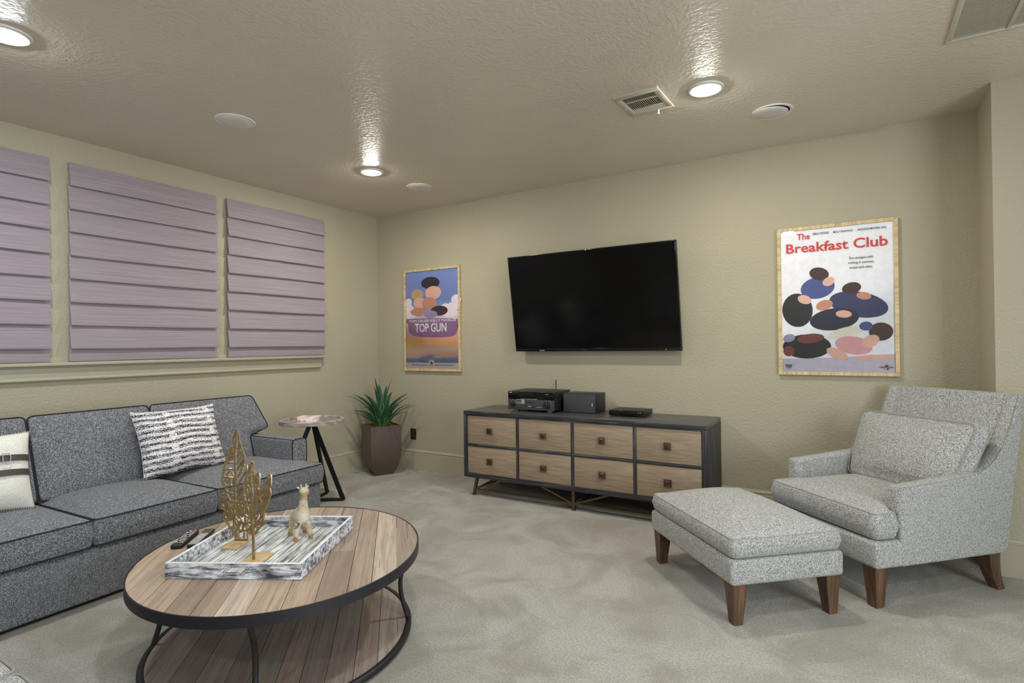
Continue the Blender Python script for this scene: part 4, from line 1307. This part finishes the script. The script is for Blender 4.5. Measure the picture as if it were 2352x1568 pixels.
def blade(az, Ln, W_, out0, droop, r0=0.02, tw=0.0, parent=pt):
    """one strap leaf: starts near the centre, rises and arches outward, kept clear of the walls"""
    N = 12
    wz = az + R(-72 + 45)
    for attempt in range(12):
        r_, z_, ang = r0, 0.475, out0
        mx = 0.0
        for k in range(N):
            r_ += math.sin(ang) * Ln / N; ang += droop / N * (0.4 + 1.5 * k / N)
            mx = max(mx, r_)
        if PXC + mx * math.cos(wz) > 0.035 and PYC + mx * math.sin(wz) < -0.035: break
        Ln *= 0.94; out0 *= 0.86; droop *= 0.9
    bm = BM(); uvl = bm.loops.layers.uv.new('UVMap')
    p = Vector((r0, 0, 0.475)); ang = out0
    rows = []
    for k in range(N + 1):
        t = k / N
        w = W_ * (0.62 + 0.38 * math.sin(PI * min(1, t * 1.35 + 0.1))) * (1 if t < 0.55 else max(0.03, 1 - ((t - 0.55) / 0.45) ** 1.8))
        dirv = Vector((math.sin(ang), 0, math.cos(ang)))
        nr_ = Vector((-math.cos(ang), 0, math.sin(ang)))
        sdv = Vector((0, 1, 0)) * math.cos(tw * t) + nr_ * math.sin(tw * t)
        fold = 0.22 * w * (1 - 0.6 * t)
        rows.append([bm.verts.new(p + sdv * w / 2 + nr_ * fold), bm.verts.new(p + sdv * w / 4 + nr_ * fold * 0.35), bm.verts.new(p), bm.verts.new(p - sdv * w / 4 + nr_ * fold * 0.35), bm.verts.new(p - sdv * w / 2 + nr_ * fold)])
        p = p + dirv * Ln / N
        ang += droop / N * (0.4 + 1.5 * t)
    for i, (a_, b_) in enumerate(zip(rows, rows[1:])):
        for q in range(4):
            f = bm.faces.new([a_[q], a_[q + 1], b_[q + 1], b_[q]])
            for lp, (uu, vv) in zip(f.loops, ((q / 4, i / N), ((q + 1) / 4, i / N), ((q + 1) / 4, (i + 1) / N), (q / 4, (i + 1) / N))):
                lp[uvl].uv = (uu, vv)
    bmesh.ops.solidify(bm, geom=bm.faces[:], thickness=0.0012)
    o = obj('leaf', bm, LEAF, parent, ang=70)
    o.rotation_euler = (0, 0, az)
rl = random.Random(21)
for k in range(7):
    blade(2 * PI * k / 7 + 0.3, rl.uniform(0.42, 0.54), rl.uniform(0.080, 0.094), R(rl.uniform(2, 9)), R(rl.uniform(8, 24)), 0.012, rl.uniform(-0.3, 0.3))
for k in range(13):
    blade(2 * PI * k / 13 + rl.uniform(-0.15, 0.15), rl.uniform(0.40, 0.50), rl.uniform(0.070, 0.082), R(rl.uniform(14, 24)), R(rl.uniform(45, 72)), 0.03, rl.uniform(-0.5, 0.5))
for k in range(15):
    blade(2 * PI * (k + 0.5) / 15 + rl.uniform(-0.2, 0.2), rl.uniform(0.30, 0.42), rl.uniform(0.046, 0.058), R(rl.uniform(26, 42)), R(rl.uniform(50, 85)), 0.05, rl.uniform(-0.6, 0.6))
for k in range(7):
    blade(rl.uniform(0, 6.28), rl.uniform(0.18, 0.28), rl.uniform(0.048, 0.06), R(rl.uniform(30, 48)), R(rl.uniform(10, 40)), 0.06, 0)

# ------------------------------------------------------------------ media cabinet
CX, CY, CA = 1.601, -0.569, R(0.68)
CW, CD, CT, CB = 2.052, 0.52, 0.733, 0.158
co = thing('media_cabinet', 'long black oak cabinet with eight taupe drawers on bronze legs', 'cabinet', (CX, CY, 0), CA)
def con_pt(a, b, z):
    return (CX + a * math.cos(CA) - b * math.sin(CA), CY + a * math.sin(CA) + b * math.cos(CA), z)
EDGE = 0.026
boxo('top_panel', (0, CW, 0, CD, CT - 0.030, CT), [CONTOP], co, bev=0.002)
boxo('top_edge', (0.001, CW - 0.001, -0.0012, 0.006, CT - 0.029, CT - 0.002), CERUSE, co, bev=0.001)
boxo('side_panel', (0, EDGE, 0, CD, CB, CT - 0.030), CERUSE_V, co, bev=0.002)
boxo('side_panel', (CW - EDGE, CW, 0, CD, CB, CT - 0.030), CERUSE_V, co, bev=0.002)
boxo('bottom_panel', (EDGE, CW - EDGE, 0, CD, CB, CB + 0.028), CERUSE, co, bev=0.002)
boxo('back_panel', (EDGE, CW - EDGE, CD - 0.012, CD, CB + 0.028, CT - 0.030), CERUSE, co, bev=0)
# inner frame and dividers, set back a little
bayx = [0.034, 0.539, 1.037, 1.540, CW - 0.034]
divs = [0.539, 1.0375, 1.540]
zmid = 0.438
for x in divs:
    boxo('divider', (x - 0.012, x + 0.012, 0.007, CD - 0.012, CB + 0.028, CT - 0.030), CERUSE_V, co, bev=0.002)
xs = [EDGE] + divs + [CW - EDGE]
for i in range(4):
    a = xs[i] + (0.012 if i else 0.0); b = xs[i + 1] - (0.012 if i < 3 else 0.0)
    boxo('rail', (a, b, 0.007, CD - 0.03, zmid - 0.011, zmid + 0.011), CERUSE, co, bev=0.002)
for d in ((EDGE, CW - EDGE, 0.005, 0.014, CT - 0.041, CT - 0.030), (EDGE, CW - EDGE, 0.005, 0.014, CB + 0.028, CB + 0.035)):
    boxo('bead', d, CERUSE, co, bev=0.002)
for d in ((EDGE, EDGE + 0.009, 0.005, 0.014, CB + 0.035, CT - 0.041), (CW - EDGE - 0.009, CW - EDGE, 0.005, 0.014, CB + 0.035, CT - 0.041)):
    boxo('bead', d, CERUSE_V, co, bev=0.002)
def knob_mesh():
    bm = BM()
    box(bm, -0.009, 0.009, -0.016, 0.0, -0.009, 0.009)
    hw = 0.027
    # pillowed square face with raised rim
    rows = []
    for r_, y in ((hw - 0.006, -0.014), (hw, -0.018), (hw, -0.024), (hw - 0.004, -0.027), (hw - 0.008, -0.0245), (hw - 0.016, -0.028)):
        rows.append([bm.verts.new((sx * r_, y, sz * r_)) for sx, sz in ((-1, -1), (1, -1), (1, 1), (-1, 1))])
    for a_, b_ in zip(rows, rows[1:]):
        for q in range(4):
            bm.faces.new([a_[q], a_[(q + 1) % 4], b_[(q + 1) % 4], b_[q]])
    bm.faces.new(list(reversed(rows[0]))); bm.faces.new(rows[-1])
    bmesh.ops.recalc_face_normals(bm, faces=bm.faces[:])
    for f in bm.faces: f.smooth = False
    me = bpy.data.meshes.new('knob'); bm.to_mesh(me); bm.free(); me.materials.append(KNOB)
    return me
KM = knob_mesh()
for i in range(4):
    a = (xs[i] + (0.0135 if i else 0.0105)); b = xs[i + 1] - (0.0135 if i < 3 else 0.0105)
    for z0, z1 in ((zmid + 0.0125, CT - 0.0425), (CB + 0.0365, zmid - 0.0125)):
        bm = BM(); xm = (a + b) / 2
        box(bm, a - xm, b - xm, 0.011, 0.40, 0, z1 - z0, bev=0.0015)
        dr = obj('drawer', bm, DRAWER, co, loc=(xm, 0, z0))
        link('knob', KM, dr, (0.0 if i != 0 else -0.008, 0.011, (z1 - z0) * 0.50))
# bronze base: splayed end legs, centre legs, low stretchers and diagonal braces
def leg_bar(p0, p1, w=0.020, d=0.020, name='leg'):
    bm = BM(); bar(bm, p0, p1, w, d, Vector((0, 1, 0)))
    return obj(name, bm, BRONZE, co, smooth=False)
yf, yb = 0.030, CD - 0.05
for y in (yf, yb):
    leg_bar((0.120, y, CB + 0.001), (0.083, y, 0.0), 0.022, 0.024)
    leg_bar((CW - 0.120, y, CB + 0.001), (CW - 0.083, y, 0.0), 0.022, 0.024)
    leg_bar((1.036, y, CB + 0.001), (1.036, y, 0.0), 0.024, 0.024)
    for x0, x1 in ((0.095, 1.026), (1.046, CW - 0.095)):
        leg_bar((x0, y, 0.052), (x1, y, 0.052), 0.014, 0.018, 'stretcher')
    for x0, x1 in ((0.100, 0.400), (1.022, 0.735), (1.050, 1.340), (CW - 0.100, CW - 0.400)):
        leg_bar((x0, y, 0.056), (x1, y, CB + 0.001), 0.014, 0.014, 'brace')
for x in (0.100, 1.036, CW - 0.100):
    leg_bar((x, yf, 0.052), (x, yb, 0.052), 0.014, 0.014, 'stretcher')
    leg_bar((x, yf, 0.056), (x + (0.16 if x < 1.5 else -0.16), yb - 0.10, CB), 0.012, 0.012, 'brace')

# ------------------------------------------------------------------ receiver, speaker, disc player
rc = thing('av_receiver', 'black audio receiver with two round knobs on the cabinet', 'receiver', con_pt(0.580, 0.330, CT), CA + R(1.5))
RW, RD, RH0, RH1 = 0.435, 0.345, 0.017, 0.172
hw = RW / 2
boxo('body', (-hw, hw, -RD / 2 + 0.022, RD / 2, RH0, RH1), BLACK, rc, bev=0.003)
boxo('front_panel', (-hw, hw, -RD / 2, -RD / 2 + 0.022, RH0, RH0 + 0.088), DGREY, rc, bev=0.003)
boxo('display_window', (-hw, hw, -RD / 2, -RD / 2 + 0.022, RH0 + 0.0885, RH1), BLACKG, rc, bev=0.003)
yF = -RD / 2
for x, r_ in ((-hw + 0.048, 0.024), (hw - 0.058, 0.029)):
    bm = BM(); lathe(bm, [(r_ + 0.004, 0.0), (r_ + 0.004, 0.003), (r_, 0.004), (r_ - 0.001, 0.016), (r_ - 0.004, 0.019)], 32)
    for v_ in bm.verts: v_.co = Vector((v_.co.x, -v_.co.z, v_.co.y))
    bmesh.ops.recalc_face_normals(bm, faces=bm.faces[:])
    k_ = obj('knob', bm, BLACK, rc, loc=(x, yF, RH0 + 0.052))
    boxo('pointer', (-0.001, 0.001, -0.0196, -0.0185, 0.004, r_ - 0.004), SILVER, k_, bev=0)
    bm = BM(); tube(bm, [((r_ + 0.005) * math.cos(R(a_)), -0.002, (r_ + 0.005) * math.sin(R(a_))) for a_ in range(-30, 215, 12)], 0.0008, sides=5)
    obj('dial_marks', bm, SILVER, k_)
boxo('sticker', (-hw + 0.085, -hw + 0.162, yF - 0.0008, yF + 0.0002, RH0 + 0.050, RH0 + 0.086), SILVER, rc, bev=0)
for dx, dz, w_, h_ in ((0.088, 0.068, 0.044, 0.012), (0.088, 0.054, 0.044, 0.006)):
    boxo('sticker_print', (-hw + dx, -hw + dx + w_, yF - 0.0012, yF - 0.0007, RH0 + dz, RH0 + dz + h_), BLACK, rc, bev=0)
for i in range(4):
    boxo('button', (-hw + 0.172 + i * 0.024, -hw + 0.184 + i * 0.024, yF - 0.003, yF + 0.001, RH0 + 0.062, RH0 + 0.072), BLACK, rc, bev=0.001)
for i in range(12):
    boxo('button', (-hw + 0.125 + i * 0.0135, -hw + 0.135 + i * 0.0135, yF - 0.0022, yF + 0.001, RH0 + 0.0885, RH0 + 0.0935), SILVER, rc, bev=0.0006)
for x0, x1, z0, z1, mt in ((0.170, 0.184, 0.030, 0.042, BLACK), (0.194, 0.226, 0.029, 0.035, SILVER), (0.236, 0.250, 0.028, 0.040, BLACK), (0.274, 0.322, 0.025, 0.029, SILVER), (0.266, 0.278, 0.034, 0.042, BLACK)):
    boxo('socket', (-hw + x0, -hw + x1, yF - 0.0012, yF + 0.001, RH0 + z0, RH0 + z1), mt, rc, bev=0.0004)
boxo('badge', (-hw + 0.014, -hw + 0.040, yF - 0.0008, yF + 0.0002, RH1 - 0.012, RH1 - 0.0075), WHITEP, rc, bev=0)
boxo('badge', (-hw + 0.044, -hw + 0.115, yF - 0.0006, yF + 0.0002, RH1 - 0.0108, RH1 - 0.0085), DGREY, rc, bev=0)
boxo('badge', (hw - 0.078, hw - 0.046, yF - 0.0008, yF + 0.0002, RH1 - 0.020, RH1 - 0.0165), SILVER, rc, bev=0)
for x in (-hw + 0.060, hw - 0.050):
    for y in (-RD / 2 + 0.045, RD / 2 - 0.04):
        bm = BM(); lathe(bm, [(0.026, 0.0), (0.027, 0.004), (0.025, RH0 + 0.001)], 20, cx=x, cy=y)
        f_ = obj('foot', bm, BLACK, rc)
        if y < 0:
            for k in range(3):
                boxo('foot_rib', (x - 0.014 + k * 0.012, x - 0.010 + k * 0.012, y - 0.0285, y - 0.022, 0.003, RH0 - 0.003), SILVER, f_, bev=0)
bm = BM(); tube(bm, [(0.075, RD / 2 - 0.004, RH1 - 0.05), (0.075, RD / 2 + 0.012, RH1 - 0.03), (0.075, RD / 2 + 0.012, RH1 + 0.078)], 0.0048, sides=8)
obj('antenna', bm, BLACK, rc)

sp = thing('centre_speaker', 'black box speaker with cloth grille between receiver and disc player', 'speaker', con_pt(0.975, 0.390, CT), CA + R(1.5))
boxo('cabinet', (-0.148, 0.148, -0.100, 0.115, 0.0, 0.158), BLACK, sp, bev=0.003)
boxo('grille', (-0.143, 0.139, -0.107, -0.099, 0.004, 0.152), DGREY, sp, bev=0.003)
boxo('badge', (0.112, 0.117, -0.1078, -0.1065, 0.058, 0.092), WHITEP, sp, bev=0)
boxo('badge_dot', (0.112, 0.117, -0.1079, -0.1065, 0.082, 0.092), plain('badge_red', s2l(190, 40, 36), 0.5), sp, bev=0)

dp = thing('disc_player', 'slim black disc player at the right on the cabinet', 'disc player', con_pt(1.405, 0.330, CT), CA + R(1.0))
boxo('body', (-0.142, 0.142, -0.105, 0.115, 0.006, 0.048), BLACK, dp, bev=0.003)
boxo('front_strip', (-0.142, 0.142, -0.112, -0.104, 0.006, 0.047), BLACKG, dp, bev=0.002)
boxo('disc_tray', (-0.095, 0.020, -0.1135, -0.111, 0.016, 0.034), BLACKG, dp, bev=0.001)
for x in (0.098, 0.114):
    bm = BM(); lathe(bm, [(0.0038, 0.0), (0.0035, 0.002)], 12)
    for v_ in bm.verts: v_.co = Vector((v_.co.x, -v_.co.z, v_.co.y))
    bmesh.ops.recalc_face_normals(bm, faces=bm.faces[:])
    obj('button', bm, SILVER, dp, loc=(x, -0.1115, 0.034))
for x in (-0.11, 0.11):
    for y in (-0.08, 0.09):
        bm = BM(); lathe(bm, [(0.010, 0.0), (0.010, 0.007)], 14, cx=x, cy=y)
        obj('foot', bm, BLACK, dp)

# ------------------------------------------------------------------ television, tilted down on its bracket
TWD, THT = 1.517, 0.862
tilt = math.atan2(0.137, 0.849)
tv = thing('television', 'large black flat television tilted forward on the wall', 'television', ((1.862 + 3.376) / 2, -0.092, 1.243), 0)
scr = 0.012
def tvpart(name, dims, mat, bev=0.002):
    o = boxo(name, dims, mat, tv, bev=bev)
    o.rotation_euler = (tilt, 0, 0)
    return o
hw = TWD / 2
tvpart('housing', (-hw + 0.01, hw - 0.01, 0.004, 0.040, 0.01, THT - 0.01), BLACK, 0.006)
tvpart('rear_bulge', (-0.45, 0.45, 0.038, 0.062, 0.16, 0.62), BLACK, 0.01)
tvpart('screen', (-hw + scr, hw - scr, 0.0015, 0.006, 0.026, THT - scr), SCREEN, 0)
tvpart('bezel', (-hw, hw, -0.002, 0.030, THT - scr, THT), BLACKG)
tvpart('bezel', (-hw, hw, -0.002, 0.030, 0, 0.026), BLACKG)
tvpart('bezel', (-hw, -hw + scr, -0.002, 0.030, 0.026, THT - scr), BLACKG)
tvpart('bezel', (hw - scr, hw, -0.002, 0.030, 0.026, THT - scr), BLACKG)
tvpart('standby_light', (hw - 0.125, hw - 0.121, -0.003, 0.0, 0.009, 0.013), LED, 0)
tvpart('sensor_light', (0.008, 0.014, -0.003, 0.0, THT - 0.0085, THT - 0.0035), LED, 0)
tvpart('logo_badge', (-hw + 0.250, -hw + 0.300, -0.0032, -0.0015, 0.005, 0.011), SILVER, 0)
tvpart('logo_badge', (-0.09, -0.05, -0.0028, -0.0015, 0.012, 0.0145), DGREY, 0)
boxo('wall_bracket', (-0.25, 0.25, 0.062, 0.0918, 0.25, 0.55), IRON2, tv, bev=0.002)
bm = BM(); bar(bm, (-0.15, 0.070, 0.50), (-0.15, -0.02, 0.50), 0.03, 0.05); bar(bm, (0.15, 0.070, 0.50), (0.15, -0.02, 0.50), 0.03, 0.05)
obj('bracket_arms', bm, IRON2, tv, smooth=False)

# ------------------------------------------------------------------ framed posters: lettering kept, pictures replaced by plain colour shapes
def flat(name, col, rough=0.45):
    return plain('ink_' + name, s2l(*col), rough, nz=0.05, scale=25)
INK = dict(white=flat('white', (236, 234, 236)), red=flat('red', (206, 62, 54)), black=flat('black', (34, 32, 38)), grey=flat('grey', (70, 70, 76)), navy=flat('navy', (52, 58, 98)),
           dnavy=flat('dark_navy', (34, 36, 60)), skin=flat('skin_tone', (226, 178, 158)), tan=flat('tan', (196, 140, 112)), pink=flat('pink', (222, 160, 164)), brown=flat('brown', (66, 40, 38)),
           rust=flat('rust', (120, 62, 56)), lilac=flat('lilac', (150, 144, 172)), floor=flat('mauve_floor', (196, 186, 200)), cream=flat('cream', (232, 222, 206)), denim=flat('denim', (72, 84, 140)),
           pale=flat('pale_pink', (244, 226, 226)), blond=flat('blond', (198, 160, 118)), mauve=flat('mauve', (150, 108, 148)), cloud=flat('cloud', (238, 226, 232)))
def m_skyprint():
    t = NT('sunset_print')
    tc = t.n('ShaderNodeTexCoord'); sp_ = t.n('ShaderNodeSeparateXYZ'); t.l(tc.outputs['Object'], sp_.inputs[0])
    wob = t.noise(t.coord('Object', (3, 1, 9)), 1.0, 4, 0.6, 0.6)
    z = t.math('ADD', sp_.outputs[2], t.math('MULTIPLY', t.math('SUBTRACT', wob, 0.5), 0.16))
    c = t.ramp(z, [(0.055, s2l(104, 130, 176)), (0.135, s2l(130, 152, 192)), (0.15, s2l(240, 182, 156)), (0.22, s2l(246, 214, 200)), (0.30, s2l(250, 186, 110)), (0.40, s2l(226, 170, 180)),
                       (0.52, s2l(236, 206, 214)), (0.60, s2l(164, 176, 214)), (0.72, s2l(112, 132, 184)), (1.0, s2l(126, 146, 204))])
    return t.bsdf(c, 0.4)
SKYPRINT = m_skyprint()
def poster(label, x0, x1, z0, z1, fw, backing):
    w, h = x1 - x0, z1 - z0
    r = thing('framed_poster', label, 'poster', ((x0 + x1) / 2, 0, z0), 0)
    hw = w / 2
    d0, d1 = -0.030, -0.0006
    for pts in ([(-hw, 0), (hw, 0), (hw - fw, fw), (-hw + fw, fw)], [(hw, h), (-hw, h), (-hw + fw, h - fw), (hw - fw, h - fw)]):
        bm = BM(); prism(bm, pts, d0, d1, 'XZ', bev=0.0012, seg=1); obj('frame_rail', bm, OAKFRAME_H, r, smooth=False)
    for pts in ([(-hw, h), (-hw, 0), (-hw + fw, fw), (-hw + fw, h - fw)], [(hw, 0), (hw, h), (hw - fw, h - fw), (hw - fw, fw)]):
        bm = BM(); prism(bm, pts, d0, d1, 'XZ', bev=0.0012, seg=1); obj('frame_rail', bm, OAKFRAME, r, smooth=False)
    bm = BM(); box(bm, -hw + fw - 0.003, hw - fw + 0.003, -0.020, -0.014, fw - 0.003, h - fw + 0.003)
    obj('print', bm, backing, r, smooth=False)
    bm = BM(); box(bm, -hw + fw - 0.002, hw - fw + 0.002, -0.0262, -0.0250, fw - 0.002, h - fw + 0.002)
    obj('glazing', bm, GLASS, r, smooth=False)
    iw, ih = w - 2 * fw, h - 2 * fw
    return r, (lambda u, v: (-iw / 2 + u * iw, fw + v * ih)), iw, ih
LAY = [0]
def shape(r, pts, mat, name='print_shape', smooth=True):
    """one flat printed shape"""
    LAY[0] += 1
    y = -0.0202 - LAY[0] * 0.0001
    P = [Vector((a, b)) for a, b in pts]
    if smooth: P = [Vector((q.x, q.y)) for q in spline([(p.x, p.y, 0) for p in P], 6, True)]
    bm = BM()
    vs = [bm.verts.new((p.x, y, p.y)) for p in P]
    f = bm.faces.new(vs)
    if f.normal.y > 0: f.normal_flip()
    bmesh.ops.triangulate(bm, faces=[f])
    bmesh.ops.recalc_face_normals(bm, faces=bm.faces[:])
    return obj(name, bm, mat, r, smooth=False)
def ell(c, rx, rz, n=24, rot=0.0):
    return [(c[0] + rx * math.cos(2 * PI * k / n) * math.cos(rot) - rz * math.sin(2 * PI * k / n) * math.sin(rot), c[1] + rx * math.cos(2 * PI * k / n) * math.sin(rot) + rz * math.sin(2 * PI * k / n) * math.cos(rot)) for k in range(n)]
YT = -0.0246
# right hand poster
LAY[0] = 0
pr_, uv, iw, ih = poster('oak framed poster with red title lettering on white, above the armchair', 4.055, 4.780, 1.066, 2.123, 0.024, INK['white'])
def zc(X, Y):
    u = (X - 92 - 20 * (Y - 100) / 1370) / 1043
    top = 180 - 110 * u
    return uv(u, 1 - (Y - top) / (1468 - top))
def zshape(pts, mat): return shape(pr_, [zc(*p) for p in pts], INK[mat])
def zell(cx, cy, rx, ry, mat, rot=0.0):
    c = zc(cx, cy); k = iw / 1043
    return shape(pr_, ell(c, rx * k, ry * k * 0.98, rot=rot), INK[mat], smooth=False)
a = zc(112, 1330); b = zc(1155, 1330)
shape(pr_, [uv(0, 0), uv(1, 0), uv(1, 0.125), uv(0.5, 0.10), uv(0, 0.09)], INK['floor'], smooth=False)
# plain abstract stand-in: overlapping pebble shapes in the print's colours, no figures
for cx, cy, rx, ry, mt, rt in ((455, 690, 165, 120, 'denim', 0.2), (470, 560, 95, 70, 'brown', -0.3), (560, 630, 60, 46, 'skin', 0.5), (830, 840, 270, 135, 'navy', -0.25), (770, 690, 88, 62, 'brown', 0.2),
                               (880, 760, 66, 40, 'tan', -0.2), (260, 900, 150, 190, 'black', 0.1), (330, 800, 70, 48, 'skin', -0.4), (610, 980, 230, 120, 'dnavy', 0.12), (520, 850, 82, 54, 'tan', 0.3),
                               (700, 930, 74, 40, 'skin', -0.1), (350, 1235, 235, 135, 'black', 0.0), (390, 1160, 130, 52, 'rust', 0.1), (178, 1160, 62, 44, 'lilac', 0.3), (176, 1280, 56, 58, 'rust', 0.0),
                               (720, 1100, 170, 56, 'cream', 0.25), (1030, 1090, 105, 96, 'brown', 0.0), (900, 1040, 60, 48, 'denim', 0.0), (790, 1220, 170, 96, 'pink', -0.2), (940, 1180, 84, 60, 'skin', 0.6),
                               (960, 1330, 180, 30, 'skin', 0.05), (640, 1300, 110, 52, 'skin', -0.5)):
    zell(cx, cy, rx, ry, mt, rt)
def ztext(body, X0, X1, Y, h, mat, bold=0.0, align='LEFT'):
    p0, p1 = zc(X0, Y), zc(X1, Y)
    return lettering(body, p0[0], YT, p0[1], INK[mat], pr_, w=p1[0] - p0[0], h=h * iw / 1043, bold=bold)
def rowtext(body, X0, X1, Yb0, h, mat, bold=0.0):
    """Yb0 = baseline (zoomed photo row) at X0"""
    return ztext(body, X0, X1, Yb0, h, mat, bold)
rowtext('The', 258, 383, 250, 66, 'red', 0.016)
u0 = zc(150, 376)
lettering('Breakfast Club', u0[0], YT, u0[1], INK['red'], pr_, w=(1090 - 150) / 1043 * iw, h=100 * iw / 1043, bold=0.016)
for body, X0, X1, Y in (('EMILIO ESTEVEZ', 412, 565, 200), ('MOLLY RINGWALD', 604, 782, 182), ('ANTHONY MICHAEL HALL', 824, 1080, 160)):
    q = zc(X0, Y)
    lettering(body, q[0], YT, q[1], INK['grey'], pr_, w=(X1 - X0) / 1043 * iw, h=21 * iw / 1043, bold=0.012)
for body, X0, X1, Y in (('Five strangers with', 750, 962, 424), ('nothing in common,', 742, 970, 468), ('except each other.', 752, 960, 512)):
    q = zc(X0, Y)
    lettering(body, q[0], YT, q[1], INK['black'], pr_, w=(X1 - X0) / 1043 * iw, h=25 * iw / 1043, bold=0.004)
q = zc(146, 1420); lettering('DVD', q[0], YT, q[1], INK['black'], pr_, w=64 / 1043 * iw, h=20 * iw / 1043, bold=0.035)
zell(178, 1428, 32, 5, 'black')
q = zc(150, 1446); lettering('VIDEO', q[0], YT, q[1], INK['black'], pr_, w=54 / 1043 * iw, h=6 * iw / 1043, bold=0.01)
zell(1084, 1418, 29, 28, 'grey'); zell(1084, 1418, 26, 25, 'floor')
shape(pr_, [zc(1065, 1402), zc(1092, 1398), zc(1086, 1414), zc(1070, 1414)], INK['grey']); shape(pr_, [zc(1080, 1426), zc(1098, 1428), zc(1086, 1442)], INK['grey'])
q = zc(1018, 1424); lettering('UNIVERSAL', q[0], YT, q[1], INK['black'], pr_, w=124 / 1043 * iw, h=13 * iw / 1043, bold=0.02)

# left hand poster
LAY[0] = 0
pl_, uv2, iw2, ih2 = poster('oak framed poster with blue sky and sunset print, nearer the plant', 0.415, 1.166, 1.041, 2.112, 0.024, SKYPRINT)
def zl(X, Y):
    u = (X - 106 - 28 * (Y - 150) / 1280) / 684
    top = 160 - 75 * u
    return uv2(u, 1 - (Y - top) / (1438 - top))
def lshape(pts, mat): return shape(pl_, [zl(*p) for p in pts], INK[mat])
def lell(cx, cy, rx, ry, mat):
    return shape(pl_, ell(zl(cx, cy), rx / 684 * iw2, ry / 1300 * ih2), INK[mat], smooth=False)
# plain abstract stand-in: cloud masses and pebble shapes in the print's colours
for cx, cy, rx, ry in ((770, 510, 60, 66), (740, 600, 76, 60), (640, 620, 70, 56), (150, 560, 48, 60), (170, 650, 60, 60), (690, 690, 110, 50), (180, 720, 80, 50)):
    lell(cx, cy, rx, ry, 'cloud')
for cx, cy, rx, ry, mt in ((270, 450, 84, 70, 'blond'), (300, 560, 80, 74, 'skin'), (440, 290, 120, 80, 'black'), (480, 420, 104, 88, 'skin'), (430, 560, 96, 80, 'tan'), (290, 680, 110, 54, 'tan'), (560, 660, 110, 66, 'brown'), (450, 710, 90, 50, 'lilac')):
    lell(cx, cy, rx, ry, mt)
lshape([(150, 780), (780, 765), (790, 850), (720, 1000), (230, 1000), (150, 850)], 'mauve')
def ltext(body, X0, X1, Y, h, mat, bold):
    q = zl(X0, Y)
    return lettering(body, q[0], YT, q[1], INK[mat], pl_, w=(X1 - X0) / 684 * iw2, h=h / 1300 * ih2, bold=bold)
ltext('TOM CRUISE KELLY McGILLIS', 166, 776, 826, 32, 'white', 0.02)
ltext('TOP GUN', 250, 660, 950, 108, 'white', 0.02)
shape(pl_, [uv2(0, 0), uv2(1, 0), uv2(1, 0.062), uv2(0, 0.062)], INK['pale'], smooth=False)
shape(pl_, [zl(438, 1318), zl(502, 1318), zl(502, 1400), zl(438, 1400)], INK['pale'], smooth=False)
shape(pl_, [zl(448, 1372), zl(492, 1372), zl(470, 1334)], INK['rust'], smooth=False)
ltext('SPECIAL', 208, 415, 1400, 20, 'grey', 0.0)
ltext('EDITION', 528, 740, 1398, 20, 'grey', 0.0)
ltext('DVD', 446, 494, 1398, 12, 'grey', 0.01)
